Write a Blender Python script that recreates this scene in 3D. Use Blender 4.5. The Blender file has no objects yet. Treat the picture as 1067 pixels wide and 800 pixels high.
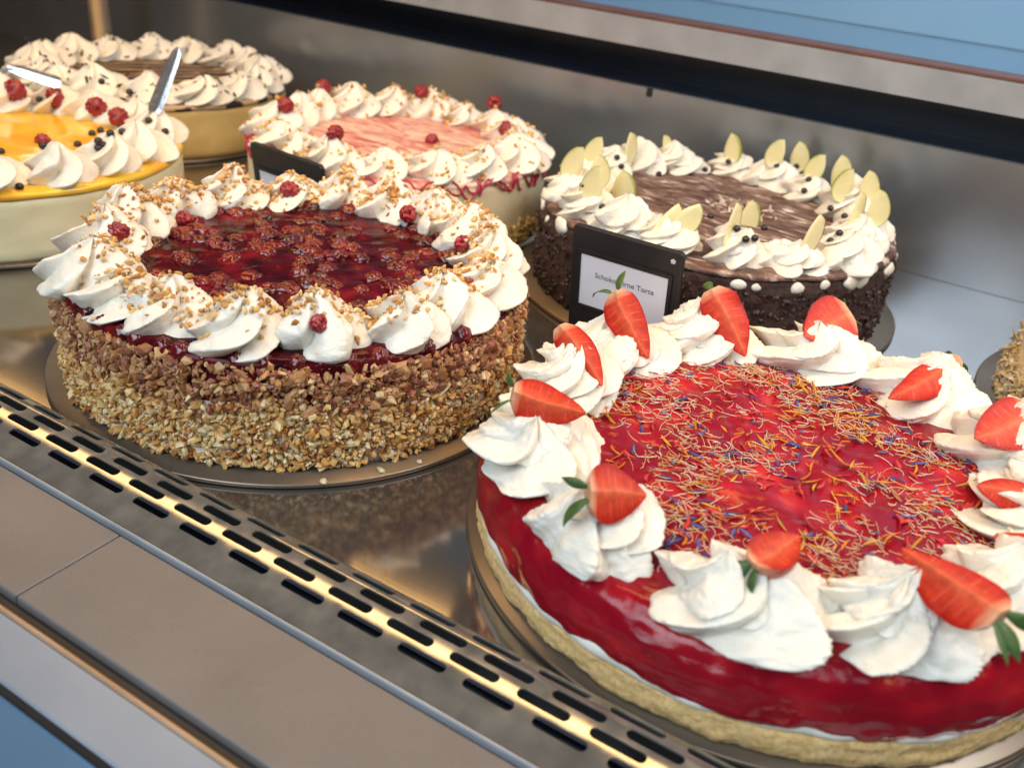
import bpy, math, random
import numpy as np
from mathutils import Vector, Matrix
from mathutils.bvhtree import BVHTree

S = bpy.context.scene
COL = S.collection
PI = math.pi
RNG = np.random.default_rng(7)

# ------------------------------------------------------------------ camera
CAM_H = 0.28058
FPX = 971.24                                   # focal length for a 1067 px wide frame
BR = Vector((0.8467, 0.5237, 0.0940)); BU = Vector((-0.3217, 0.3631, 0.8744)); BF = Vector((-0.4238, 0.7707, -0.4759))
cd = bpy.data.cameras.new('camera'); cam = bpy.data.objects.new('camera', cd); COL.objects.link(cam)
cam.matrix_world = Matrix(((BR.x, BU.x, -BF.x, 0), (BR.y, BU.y, -BF.y, 0), (BR.z, BU.z, -BF.z, CAM_H), (0, 0, 0, 1)))
cd.sensor_width = 36; cd.lens = FPX / 1067 * 36
cd.clip_start = 0.01; cd.clip_end = 50
cd.dof.use_dof = True; cd.dof.focus_distance = 0.50; cd.dof.aperture_fstop = 9.5
S.camera = cam
O = Vector((0, 0, CAM_H))
def view_ray(px, py):
    return ((px - 533.5) / FPX * BR - (py - 400) / FPX * BU + BF).normalized()
def on_z(px, py, z):
    v = view_ray(px, py); return O + v * ((z - CAM_H) / v.z)

# ------------------------------------------------------------------ numpy noise
def _hash(ix, iy, iz, seed):
    h = (ix * 374761393 + iy * 668265263 + iz * 2147483647 + seed * 974634777) & 0xFFFFFFFF
    h = ((h ^ (h >> 13)) * 1274126177) & 0xFFFFFFFF
    h = (h ^ (h >> 16)) & 0xFFFFFF
    return h / float(0xFFFFFF)
def vnoise(P, scale, seed=0):
    """value noise in -1..1 on an (n,3) array"""
    q = np.asarray(P, float) * scale
    i = np.floor(q).astype(np.int64); f = q - i; f = f * f * (3 - 2 * f)
    r = 0
    for dx in (0, 1):
        for dy in (0, 1):
            for dz in (0, 1):
                w = (f[:, 0] if dx else 1 - f[:, 0]) * (f[:, 1] if dy else 1 - f[:, 1]) * (f[:, 2] if dz else 1 - f[:, 2])
                r = r + w * _hash(i[:, 0] + dx, i[:, 1] + dy, i[:, 2] + dz, seed)
    return r * 2 - 1
def fbm(P, scale, seed=0, oct=3):
    r = 0; a = 1
    for k in range(oct):
        r = r + a * vnoise(P, scale * 2 ** k, seed + k * 17); a *= .5
    return r

# ------------------------------------------------------------------ object helpers
def tag(o, label=None, cat=None, group=None, kind=None):
    if label: o['label'] = label
    if cat: o['category'] = cat
    if group: o['group'] = group
    if kind: o['kind'] = kind
    return o
def mesh_obj(name, V, F, mat, parent=None, loc=None, smooth=True, cols=None, attr=None, fmat=None):
    me = bpy.data.meshes.new(name)
    V = np.asarray(V, float)
    me.from_pydata(V.tolist(), [], F if isinstance(F, list) else F.tolist())
    for m in (mat if isinstance(mat, (list, tuple)) else [mat]): me.materials.append(m)
    me.polygons.foreach_set('use_smooth', [smooth] * len(me.polygons))
    if fmat is not None: me.polygons.foreach_set('material_index', list(fmat))
    if cols is not None:
        a = me.color_attributes.new('Col', 'FLOAT_COLOR', 'POINT')
        c = np.ones((len(V), 4)); c[:, :3] = cols
        a.data.foreach_set('color', c.ravel())
    for k, v in (attr or {}).items():
        a = me.attributes.new(k, 'FLOAT', 'POINT'); a.data.foreach_set('value', np.asarray(v, float))
    me.update()
    o = bpy.data.objects.new(name, me); COL.objects.link(o)
    if parent: o.parent = parent
    if loc is not None: o.location = loc
    return o
def empty(name, loc):
    o = bpy.data.objects.new(name, None); COL.objects.link(o); o.location = loc; o.empty_display_size = .02
    return o
def bevel(o, w, seg=2):
    m = o.modifiers.new('bevel', 'BEVEL'); m.width = w; m.segments = seg; m.limit_method = 'ANGLE'; m.angle_limit = .6
    return o
def box_vf(x0, x1, y0, y1, z0, z1):
    V = [(x, y, z) for z in (z0, z1) for y in (y0, y1) for x in (x0, x1)]
    F = [(0, 2, 3, 1), (4, 5, 7, 6), (0, 1, 5, 4), (2, 6, 7, 3), (0, 4, 6, 2), (1, 3, 7, 5)]
    return V, F
def prism_x(prof, x0, x1):
    """closed (y,z) outline extruded along X"""
    n = len(prof)
    V = [(x0, y, z) for y, z in prof] + [(x1, y, z) for y, z in prof]
    F = [(i, (i + 1) % n, n + (i + 1) % n, n + i) for i in range(n)]
    F += [tuple(range(n))[::-1], tuple(range(n, 2 * n))]
    return V, F
def grid_faces(nu, nv, wrap=True):
    F = []
    for j in range(nu - 1):
        for i in range(nv if wrap else nv - 1):
            k = (i + 1) % nv
            F.append((j * nv + i, j * nv + k, (j + 1) * nv + k, (j + 1) * nv + i))
    return F
def resample(prof, step):
    out = [prof[0]]
    for a, b in zip(prof, prof[1:]):
        n = max(1, int(math.dist(a, b) / step))
        for k in range(1, n + 1): out.append((a[0] + (b[0] - a[0]) * k / n, a[1] + (b[1] - a[1]) * k / n))
    return out
def lathe(prof, nth=160, disp=None, step=None):
    """(r,z) profile, first ring to last ring, ends closed when r is 0"""
    if step: prof = resample(prof, step)
    th = np.linspace(0, 2 * PI, nth, endpoint=False)
    pr = np.array(prof); nu = len(pr)
    t = np.gradient(pr, axis=0); nr = np.stack([t[:, 1], -t[:, 0]], 1); nr /= np.linalg.norm(nr, axis=1)[:, None] + 1e-12
    R_ = np.repeat(pr[:, 0], nth); Z_ = np.repeat(pr[:, 1], nth); T_ = np.tile(th, nu)
    N = np.stack([np.repeat(nr[:, 0], nth) * np.cos(T_), np.repeat(nr[:, 0], nth) * np.sin(T_), np.repeat(nr[:, 1], nth)], 1)
    V = np.stack([R_ * np.cos(T_), R_ * np.sin(T_), Z_], 1)
    if disp is not None:
        d = disp(V)
        d = d * np.clip(R_ / .004, 0, 1)
        V = V + N * d[:, None]
    return V, grid_faces(nu, nth)
def join(parts):
    VV = []; FF = []; n = 0
    for V, F in parts:
        VV.append(np.asarray(V, float)); FF += [tuple(i + n for i in f) for f in F]; n += len(V)
    return np.concatenate(VV), FF

# ------------------------------------------------------------------ materials
class NT:
    def __init__(s, name):
        s.m = bpy.data.materials.new(name); s.m.use_nodes = True
        s.t = s.m.node_tree; s.b = s.t.nodes['Principled BSDF']; s.tc = None
    def n(s, typ, **kw):
        x = s.t.nodes.new(typ)
        for k, v in kw.items():
            if k in x.inputs: x.inputs[k].default_value = v
            else: setattr(x, k, v)
        return x
    def l(s, a, b): s.t.links.new(a, b)
    def obj(s, scale=(1, 1, 1)):
        tc = s.n('ShaderNodeTexCoord'); mp = s.n('ShaderNodeMapping'); mp.inputs['Scale'].default_value = scale
        s.l(tc.outputs['Object'], mp.inputs['Vector']); return mp.outputs['Vector']
    def noise(s, scale, detail=4, rough=.55, vec=None, dist=0):
        x = s.n('ShaderNodeTexNoise'); x.inputs['Scale'].default_value = scale; x.inputs['Detail'].default_value = detail
        x.inputs['Roughness'].default_value = rough; x.inputs['Distortion'].default_value = dist
        s.l(vec if vec is not None else s.obj(), x.inputs['Vector']); return x.outputs['Fac']
    def ramp(s, fac, stops):
        r = s.n('ShaderNodeValToRGB'); e = r.color_ramp.elements
        while len(e) < len(stops): e.new(.5)
        for k, (p, c) in enumerate(stops): e[k].position = p; e[k].color = (*c, 1)
        s.l(fac, r.inputs['Fac']); return r.outputs['Color']
    def bump(s, h, strength=.3, dist=.001, nrm=None):
        b = s.n('ShaderNodeBump'); b.inputs['Strength'].default_value = strength; b.inputs['Distance'].default_value = dist
        s.l(h, b.inputs['Height'])
        if nrm is not None: s.l(nrm, b.inputs['Normal'])
        return b.outputs['Normal']
    def mix(s, fac, a, b):
        x = s.n('ShaderNodeMix', data_type='RGBA')
        if isinstance(fac, (int, float)): x.inputs[0].default_value = fac
        else: s.l(fac, x.inputs[0])
        for k, v in ((6, a), (7, b)):
            if isinstance(v, tuple): x.inputs[k].default_value = (*v, 1)
            else: s.l(v, x.inputs[k])
        return x.outputs[2]
    def p(s, **kw):
        for k, v in kw.items():
            k = k.replace('_', ' ')
            if isinstance(v, (int, float, tuple)):
                if isinstance(v, tuple) and k in ('Base Color', 'Coat Tint', 'Emission Color') and len(v) == 3: v = (*v, 1)
                s.b.inputs[k].default_value = v
            else: s.l(v, s.b.inputs[k])
        return s
def simple(name, c1, c2, scale=60, rough=.5, metal=0., bump=.2, bscale=300, bdist=.0006, sss=0., sssr=.004, coat=0., detail=5):
    m = NT(name)
    m.p(Base_Color=m.ramp(m.noise(scale, detail), [(.32, c1), (.68, c2)]), Roughness=rough, Metallic=metal)
    if bump: m.p(Normal=m.bump(m.noise(bscale, 4), bump, bdist))
    if sss:
        m.p(Subsurface_Weight=sss, Subsurface_Radius=(1., .75, .5), Subsurface_Scale=sssr)
    if coat: m.p(Coat_Weight=coat, Coat_Roughness=.05)
    return m.m

M = {}
M['cream'] = simple('whipped_cream', (.80, .74, .625), (.85, .805, .715), 45, .38, 0, .5, 620, .0006, .28, .0035)
M['custard_side'] = simple('custard_side', (.84, .73, .45), (.88, .79, .52), 30, .5, 0, .3, 160, .0008, .3, .006)
M['cream_side'] = simple('cream_side', (.72, .58, .35), (.78, .65, .43), 30, .5, 0, .3, 160, .0008, .3, .006)
M['cheese_side'] = simple('cheesecake_side', (.62, .40, .13), (.70, .48, .18), 35, .5, 0, .3, 200, .0008, .2, .005)
M['board'] = simple('bronze_cardboard', (.20, .155, .115), (.25, .20, .15), 14, .36, .75, .08, 700, .0002)
M['sponge'] = None
m = NT('sponge_crumb')
n1 = m.noise(420, 6, .7)
m.p(Base_Color=m.ramp(n1, [(.28, (.55, .30, .10)), (.5, (.80, .52, .21)), (.7, (.88, .66, .34))]), Roughness=.85,
    Normal=m.bump(n1, .7, .0015), Subsurface_Weight=.15, Subsurface_Radius=(1., .6, .3), Subsurface_Scale=.002)
M['sponge'] = m.m
# strawberry jelly with fruit pieces in it
m = NT('strawberry_jelly')
v = m.obj((1, 1, 1.6))
vo = m.n('ShaderNodeTexVoronoi', feature='SMOOTH_F1'); vo.inputs['Scale'].default_value = 42; vo.inputs['Smoothness'].default_value = .5
nz = m.n('ShaderNodeTexNoise'); nz.inputs['Scale'].default_value = 30; nz.inputs['Detail'].default_value = 3; m.l(v, nz.inputs['Vector'])
va = m.n('ShaderNodeVectorMath', operation='MULTIPLY_ADD'); va.inputs[1].default_value = (.03, .03, .03)
m.l(nz.outputs['Color'], va.inputs[0]); m.l(v, va.inputs[2]); m.l(va.outputs[0], vo.inputs['Vector'])
jc = m.ramp(vo.outputs['Distance'], [(.10, (.64, .045, .035)), (.30, (.47, .013, .020)), (.58, (.27, .004, .014))])
jc = m.mix(m.ramp(m.noise(16, 3), [(.40, (0, 0, 0)), (.62, (.75, .75, .75))]), jc, (.24, .004, .012))
m.p(Base_Color=jc, Roughness=.15, Specular_IOR_Level=.35, Subsurface_Weight=.30, Subsurface_Radius=(1., .08, .06), Subsurface_Scale=.006,
    Coat_Weight=.05, Coat_Roughness=.1, Normal=m.bump(m.noise(520, 3), .16, .0006, m.bump(m.noise(120, 4), .22, .0018, m.bump(vo.outputs['Distance'], .3, .005))))
M['jelly'] = m.m
M['glaze_dark'] = None
m = NT('dark_berry_glaze')
nb = m.noise(95, 3, .5, dist=.6)
m.p(Base_Color=m.ramp(m.noise(60, 4), [(.35, (.022, .002, .004)), (.55, (.075, .004, .007)), (.72, (.20, .008, .012))]), Roughness=.12, Specular_IOR_Level=.12,
    Coat_Weight=.0, Coat_Roughness=.06, Normal=m.bump(nb, .22, .003), Subsurface_Weight=.1, Subsurface_Radius=(1., .1, .1), Subsurface_Scale=.003)
M['glaze_dark'] = m.m
M['berry'] = simple('raspberry_flesh', (.19, .005, .012), (.36, .014, .02), 130, .28, 0, .2, 700, .0004, .25, .003, .25)
M['berry_glazed'] = simple('glazed_raspberry', (.04, .002, .003), (.20, .006, .008), 60, .17, 0, .1, 420, .0006, .15, .002, .2)
M['yellow_glaze'] = simple('fruit_glaze_yellow', (.86, .42, .015), (.92, .60, .06), 34, .14, 0, .25, 60, .002, .25, .006, .3)
m = NT('dark_chocolate_crumb')
nn = m.noise(230, 6, .7)
m.p(Base_Color=m.ramp(nn, [(.3, (.018, .008, .006)), (.55, (.05, .021, .016)), (.75, (.10, .045, .034))]), Roughness=.75, Normal=m.bump(nn, .9, .002))
M['choc_crumb'] = m.m
M['choc'] = simple('dark_chocolate', (.022, .010, .008), (.035, .016, .012), 90, .35, 0, .15, 400, .0005)
# brown marbled cream top, streaked with white
def marble(name, stops, ang, rough, sx=9, dist=5.5, ws=1.0, bd=.0015):
    m = NT(name)
    tc = m.n('ShaderNodeTexCoord'); mp = m.n('ShaderNodeMapping'); mp.inputs['Rotation'].default_value = (0, 0, ang); mp.inputs['Scale'].default_value = (1, 3.2, 1)
    m.l(tc.outputs['Object'], mp.inputs['Vector'])
    w = m.n('ShaderNodeTexNoise'); w.inputs['Scale'].default_value = 42 * ws; w.inputs['Detail'].default_value = 8; w.inputs['Roughness'].default_value = .62; w.inputs['Distortion'].default_value = 1.4
    m.l(mp.outputs['Vector'], w.inputs['Vector'])
    m.p(Base_Color=m.ramp(w.outputs['Fac'], stops), Roughness=rough, Normal=m.bump(w.outputs['Fac'], .7, bd))
    return m.m
M['choc_marble'] = marble('chocolate_marble', [(.34, (.040, .018, .012)), (.47, (.12, .06, .042)), (.56, (.22, .13, .10)), (.66, (.70, .62, .54))], .4, .5, ws=.8)
M['pink_marble'] = marble('pink_marble', [(.36, (.48, .07, .07)), (.46, (.66, .26, .20)), (.56, (.78, .52, .40)), (.72, (.82, .68, .54))], .2, .35, ws=.6)
# chocolate top with pale feathered lines
m = NT('feathered_chocolate')
tc = m.n('ShaderNodeTexCoord'); mp = m.n('ShaderNodeMapping'); mp.inputs['Rotation'].default_value = (0, 0, .5)
m.l(tc.outputs['Object'], mp.inputs['Vector'])
wv = m.n('ShaderNodeTexWave', wave_type='BANDS'); wv.inputs['Scale'].default_value = 17; wv.inputs['Distortion'].default_value = 3.0; wv.inputs['Detail'].default_value = 1; wv.inputs['Detail Scale'].default_value = 3
m.l(mp.outputs['Vector'], wv.inputs['Vector'])
m.p(Base_Color=m.ramp(wv.outputs['Fac'], [(.56, (.012, .006, .004)), (.72, (.04, .018, .012)), (.86, (.48, .31, .16))]), Roughness=.45, Normal=m.bump(wv.outputs['Fac'], .2, .001))
M['feather'] = m.m
# loose bits coloured per piece
def attr_mat(name, rough, sss=0, bscale=500, coat=0.):
    m = NT(name); a = m.n('ShaderNodeAttribute', attribute_name='Col')
    n = m.noise(600, 3); c = m.n('ShaderNodeMix', data_type='RGBA', blend_type='MULTIPLY'); c.inputs[0].default_value = .7
    m.l(a.outputs['Color'], c.inputs[6]); m.l(m.ramp(n, [(.3, (.72, .68, .62)), (.7, (1, 1, 1))]), c.inputs[7])
    m.p(Base_Color=c.outputs[2], Roughness=rough, Normal=m.bump(m.noise(bscale, 3), .3, .0004), Coat_Weight=coat)
    if sss: m.p(Subsurface_Weight=sss, Subsurface_Radius=(1., .6, .3), Subsurface_Scale=.002)
    return m.m
M['nuts'] = attr_mat('chopped_nuts', .42, .25)
M['petals'] = attr_mat('dried_petals', .6)
M['thread'] = attr_mat('dried_threads', .5)
M['coconut'] = attr_mat('coconut_flakes', .55, .2)
# strawberry: skin and cut face (attribute rad: 0 at the core, 1 at the skin; along: 0 at the calyx)
m = NT('strawberry_skin')
vs = m.n('ShaderNodeTexVoronoi', feature='F1'); vs.inputs['Scale'].default_value = 330; m.l(m.obj((.62, 1, 1)), vs.inputs['Vector'])
sk = m.ramp(vs.outputs['Distance'], [(.0, (.62, .38, .10)), (.14, (.55, .25, .06)), (.2, (.42, .016, .008)), (1., (.52, .022, .010))])
al = m.n('ShaderNodeAttribute', attribute_name='along')
sk = m.mix(m.ramp(al.outputs['Fac'], [(.02, (.75, .75, .75)), (.2, (0, 0, 0))]), sk, (.72, .36, .18))
m.p(Base_Color=sk, Roughness=.24, Coat_Weight=.3, Coat_Roughness=.1, Normal=m.bump(vs.outputs['Distance'], .5, .0008), Subsurface_Weight=.2, Subsurface_Radius=(1., .2, .1), Subsurface_Scale=.002)
M['straw_skin'] = m.m
m = NT('strawberry_flesh')
ra = m.n('ShaderNodeAttribute', attribute_name='rad'); al = m.n('ShaderNodeAttribute', attribute_name='along')
base = m.ramp(ra.outputs['Fac'], [(0., (.74, .16, .07)), (.2, (.68, .085, .035)), (.5, (.62, .05, .020)), (.82, (.56, .026, .010)), (.97, (.44, .010, .005))])
cb = m.n('ShaderNodeCombineXYZ'); ml = m.n('ShaderNodeMath', operation='MULTIPLY_ADD'); ml.inputs[1].default_value = -.07
m.l(ra.outputs['Fac'], ml.inputs[0]); m.l(al.outputs['Fac'], ml.inputs[2]); m.l(ml.outputs[0], cb.inputs[0])
st = m.n('ShaderNodeTexNoise'); st.inputs['Scale'].default_value = 26; st.inputs['Detail'].default_value = 2; m.l(cb.outputs[0], st.inputs['Vector'])
sm = m.n('ShaderNodeMath', operation='MULTIPLY'); m.l(m.ramp(st.outputs['Fac'], [(.54, (0, 0, 0)), (.70, (1, 1, 1))]), sm.inputs[0])
m.l(m.ramp(ra.outputs['Fac'], [(.18, (0, 0, 0)), (.4, (.42, .42, .42)), (.75, (.32, .32, .32)), (.93, (0, 0, 0))]), sm.inputs[1])
base = m.mix(sm.outputs[0], base, (.84, .34, .20))
base = m.mix(m.ramp(al.outputs['Fac'], [(.02, (.7, .7, .7)), (.13, (0, 0, 0))]), base, (.82, .55, .32))
m.p(Base_Color=base, Roughness=.27, Normal=m.bump(m.noise(420, 3), .3, .0006), Subsurface_Weight=.3, Subsurface_Radius=(1., .25, .15), Subsurface_Scale=.002, Coat_Weight=.1)
mo = m.n('ShaderNodeMix', data_type='RGBA', blend_type='MULTIPLY'); mo.inputs[0].default_value = .8
m.l(base, mo.inputs[6]); m.l(m.ramp(m.noise(230, 5, .6), [(.34, (.66, .55, .5)), (.62, (1, 1, 1))]), mo.inputs[7])
m.p(Base_Color=mo.outputs[2], Roughness=.45, Coat_Weight=0., Specular_IOR_Level=.22); M['straw_flesh'] = m.m
M['leaf'] = simple('calyx_green', (.035, .085, .018), (.075, .14, .03), 160, .5, 0, .3, 500, .0005, .1, .001)
M['apple'] = simple('apple_flesh', (.78, .69, .34), (.85, .78, .48), 60, .35, 0, .15, 400, .0004, .3, .004)
M['peel_green'] = simple('green_apple_peel', (.32, .38, .05), (.46, .48, .09), 90, .3, 0, .1, 400, .0003)
M['peel_red'] = simple('red_apple_peel', (.28, .05, .02), (.42, .10, .03), 90, .3, 0, .1, 400, .0003)
M['pearl'] = simple('chocolate_pearl', (.016, .011, .012), (.03, .02, .02), 120, .22, 0, 0)
M['drizzle'] = simple('raspberry_drizzle', (.38, .02, .05), (.50, .05, .08), 90, .2, 0, .1, 300, .0004)
M['black'] = simple('black_plastic', (.008, .009, .012), (.014, .015, .018), 50, .42, 0, .08, 900, .0002)
M['card'] = simple('white_card', (.74, .72, .76), (.78, .76, .79), 20, .6, 0, .03, 900, .0001)
M['ink'] = simple('grey_ink', (.05, .05, .07), (.08, .08, .10), 50, .7, 0, 0)
M['reflection'] = simple('silvery_reflection', (.75, .78, .82), (.85, .86, .88), 60, .18, .9, .3, 200, .0006)  # foil look of the modelled glass glare
def steel(name, c1, c2, rough, aniso_scale=(2, 220, 60), smear=.18, blot=9, bp=.12, metal=.8):
    m = NT(name)
    g = m.noise(1, 3, .6, m.obj(aniso_scale)); b = m.noise(blot, 2, .5)
    r = m.n('ShaderNodeMapRange'); r.inputs['To Min'].default_value = rough - smear * .5; r.inputs['To Max'].default_value = rough + smear * .8
    m.l(b, r.inputs['Value'])
    f = m.n('ShaderNodeTexVoronoi', feature='DISTANCE_TO_EDGE'); f.inputs['Scale'].default_value = 900
    m.p(Base_Color=m.ramp(b, [(.3, c1), (.7, c2)]), Metallic=metal, Roughness=r.outputs[0], Normal=m.bump(g, bp, .0003))
    return m.m
M['steel'] = steel('brushed_steel', (.30, .28, .26), (.38, .36, .34), .10, smear=.05, bp=.03, metal=.88)
M['steel_wall'] = steel('brushed_steel_wall', (.33, .36, .40), (.41, .44, .48), .24, (2, 60, 260), .06, 9, .08, .8)
M['steel_vent'] = steel('vent_steel', (.27, .245, .21), (.40, .365, .315), .085, (3, 260, 60), .12, 85, .03, .66)
M['steel_rail'] = steel('rail_steel', (.40, .43, .47), (.50, .53, .57), .34, (2, 120, 120), .1, 25, .1, .45)
M['copper'] = simple('warm_edge_metal', (.40, .29, .20), (.50, .37, .27), 30, .45, .7, .05, 400, .0002)
M['redbrown'] = simple('redbrown_edge', (.16, .06, .04), (.22, .09, .06), 30, .4, .2, .05, 400, .0002)
M['ledge'] = simple('taupe_ledge', (.150, .132, .124), (.178, .158, .149), 7, .42, .15, .12, 1500, .0003, detail=13)
m = NT('taupe_ledge_worn')
sp_ = m.noise(2600, 2); bl = m.noise(11, 6, .65, dist=.8)
c_ = m.mix(m.ramp(sp_, [(.40, (0, 0, 0)), (.66, (.5, .5, .5))]), m.ramp(bl, [(.32, (.140, .124, .117)), (.68, (.178, .158, .149))]), (.235, .212, .200))
rr_ = m.n('ShaderNodeMapRange'); rr_.inputs['To Min'].default_value = .26; rr_.inputs['To Max'].default_value = .58; m.l(m.noise(16, 6, .7, dist=1.2), rr_.inputs['Value'])
m.p(Base_Color=c_, Roughness=rr_.outputs[0], Metallic=.12, Normal=m.bump(sp_, .15, .0002)); M['ledge'] = m.m
M['joint_shade'] = simple('dark_joint_shade', (.040, .032, .028), (.055, .045, .040), 20, .5, .2, .05, 500, .0002)  # dark tone for the joint and for shade along the front edge
M['gap'] = simple('dark_navy_recess', (.006, .009, .018), (.010, .014, .026), 20, .3, 0, 0)
M['blue'] = simple('blue_painted_panel', (.30, .52, .74), (.34, .57, .79), 5, .25, 0, .05, 30, .0006, 0, 0, .2)
M['pale_strip'] = simple('pale_satin_strip', (.33, .35, .40), (.42, .44, .49), 9, .34, .35, .05, 300, .0002)
M['blue_light'] = simple('light_blue_panel', (.36, .60, .82), (.42, .66, .86), 3, .25, 0, .05, 30, .0006, 0, 0, .2)
M['bluestrip'] = simple('blue_front_strip', (.10, .19, .31), (.13, .24, .37), 8, .25, .3, .05, 200, .0002)
M['brownwall'] = simple('dark_brown_panel', (.045, .032, .022), (.060, .043, .030), 6, .35, 0, .05, 200, .0003)
M['post'] = simple('post_metal', (.26, .20, .14), (.34, .27, .19), 10, .45, .7, .05, 300, .0002)

# ------------------------------------------------------------------ whipped cream rosettes
def rosette(rng, R, H, tiers=1, **kw):
    """one swirl, or a swirl with a smaller second turn lying over it"""
    if tiers == 1: return _swirl(rng, R, H, **kw)
    a = _swirl(rng, R, H * .92, **kw)
    k2 = dict(kw); k2['n'] = max(4, kw.get('n', 5) - 1); k2['twist'] = kw.get('twist', 1.2) + .4; k2['squash'] = (1, 1.1)
    P, F = _swirl(rng, R * rng.uniform(.62, .76), H * .70, **k2)
    t = rng.uniform(0, 6.28); o = R * rng.uniform(.12, .26)
    P = P + np.array([math.cos(t) * o, math.sin(t) * o, H * .34])
    return join([a, (P, F)])
def _swirl(rng, R, H, n=5, twist=1.2, depth=.24, lean=.8, nth=96, nu=40, tipshift=.2, ragged=1.0, squash=(1, 1), dome=.62, sharp=None):
    """star tip swirl: a rounded mound whose folds lean over one another and wind up to an off-centre peak"""
    u = np.linspace(0, 1, nu) ** .9; th = np.linspace(0, 2 * PI, nth, endpoint=False)
    U = np.repeat(u, nth); T = np.tile(th, nu); ph0 = rng.uniform(0, 6.28)
    sharp = rng.uniform(.15, .6) if sharp is None else sharp
    seeds = rng.integers(0, 1000000, 6)
    x = np.clip((U - .12) / .88, 0, 1)
    body = np.where(U < .12, .80 + .20 * np.sin(np.clip(U / .12, 0, 1) * PI / 2), (1 - x ** 1.75) ** dome)
    peak = .30 * np.exp(-((x - .86) / .12) ** 2) * 0
    r0 = R * body
    z = H * (np.clip(U, 0, 1) ** 1.15) * .90 + H * .16 * np.clip((U - .80) / .20, 0, 1) ** 2 - .0025
    cyl = np.stack([np.cos(T), np.sin(T), U], 1)
    ph = n * (T - (twist + rng.normal(0, .25)) * U ** 1.15) + ph0 + .9 * vnoise(cyl, 1.3, int(seeds[0]))
    rnd = 2 * np.abs(np.cos(ph / 2)) ** .75 - 1                   # round folds, sharp creases
    shp = 1 - 2 * np.abs(np.sin(ph / 2)) ** .8                    # sharp lips, round valleys
    w = (1 - sharp) * rnd + sharp * shp
    amp = 1 + .45 * vnoise(cyl * np.array([1.4, 1.4, .3]), 1.0, int(seeds[1]))
    d = depth * amp * (.75 + .5 * np.sin(PI * np.clip(U, 0, 1)))
    r = r0 * (1 + d * w)
    Tn = T + lean * (PI / n) * np.clip((w + 1) / 2, 0, 1) ** 1.6 * amp * (.55 + .45 * U)
    z = z + H * .11 * w * amp * np.clip(U / .1, 0, 1) * (1 - .5 * U)
    ta = rng.uniform(0, 6.28); ts = tipshift * R * U ** 2.0
    P = np.stack([r * np.cos(Tn) * squash[0] + ts * math.cos(ta), r * np.sin(Tn) * squash[1] + ts * math.sin(ta), z], 1)
    off = rng.uniform(0, 50, 3)
    nrm = np.stack([np.cos(Tn) * (1 - .5 * U), np.sin(Tn) * (1 - .5 * U), .25 + .75 * U], 1)
    P = P + nrm * (fbm(P + off, 1.15 / R, 3, 3) * R * .095)[:, None]
    P = P + np.stack([vnoise(P + off, 1.0 / R, 41), vnoise(P + off, 1.0 / R, 42), P[:, 0] * 0], 1) * R * .07
    crest = np.clip(shp, 0, 1) ** 2
    P = P + nrm * ((vnoise(P + off, 800, 5) * .0006 * crest + np.cos(ph * 4 + 2.0 * U) * .00028 * (R / .025) * np.clip(1.2 - U, 0, 1) + vnoise(P + off, 380, 6) * .0003 + vnoise(P + off, 1500, 7) * .00012) * ragged)[:, None]
    return P, grid_faces(nu, nth)
def ring_of_cream(cake, rng, N, rad, z, R, H, a0, kw=None, jit=1.0, mat='cream'):
    out = []
    for k in range(N):
        a = a0 + 2 * PI * k / N + rng.normal(0, .02) * jit
        kk = dict(n=int(rng.integers(4, 7)), twist=rng.uniform(.8, 1.7), depth=rng.uniform(.20, .30), lean=rng.uniform(.5, 1.0))
        kk.update(kw or {})
        if kk.pop('small', False): kk.update(n=int(rng.integers(5, 8)), depth=rng.uniform(.17, .24), lean=rng.uniform(.45, .8), sharp=rng.uniform(.1, .5), twist=rng.uniform(.7, 1.5))
        s = 1 + rng.normal(0, .05) * jit
        P, F = rosette(rng, R * s, H * (1 + rng.normal(0, .08) * jit), **kk)
        c, sn = math.cos(a), math.sin(a)
        P = np.stack([P[:, 0] * c - P[:, 1] * sn, P[:, 0] * sn + P[:, 1] * c, P[:, 2]], 1)
        rr = rad + rng.normal(0, .002) * jit
        P = P + np.array([rr * c, rr * sn, z])
        mesh_obj('cream_rosette', P, F, M[mat], cake)
        out.append((P, F))
    return out
def bvh_of(cake, parts):
    V, F = join(parts); V = V + np.array(cake.location)
    return BVHTree.FromPolygons([tuple(v) for v in V], F)
def hit(bvh, px, py, zdef):
    loc, nrm, i, d = bvh.ray_cast(O, view_ray(px, py))
    if loc is None: return on_z(px, py, zdef), Vector((0, 0, 1))
    if nrm.dot(view_ray(px, py)) > 0: nrm = -nrm
    return loc, nrm
def vert_normals(V, F):
    V = np.asarray(V); f = np.array([q for q in F if len(q) == 4])
    n = np.cross(V[f[:, 2]] - V[f[:, 0]], V[f[:, 3]] - V[f[:, 1]])
    N = np.zeros_like(V)
    for k in range(4): np.add.at(N, f[:, k], n)
    return N / (np.linalg.norm(N, axis=1)[:, None] + 1e-15)

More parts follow.
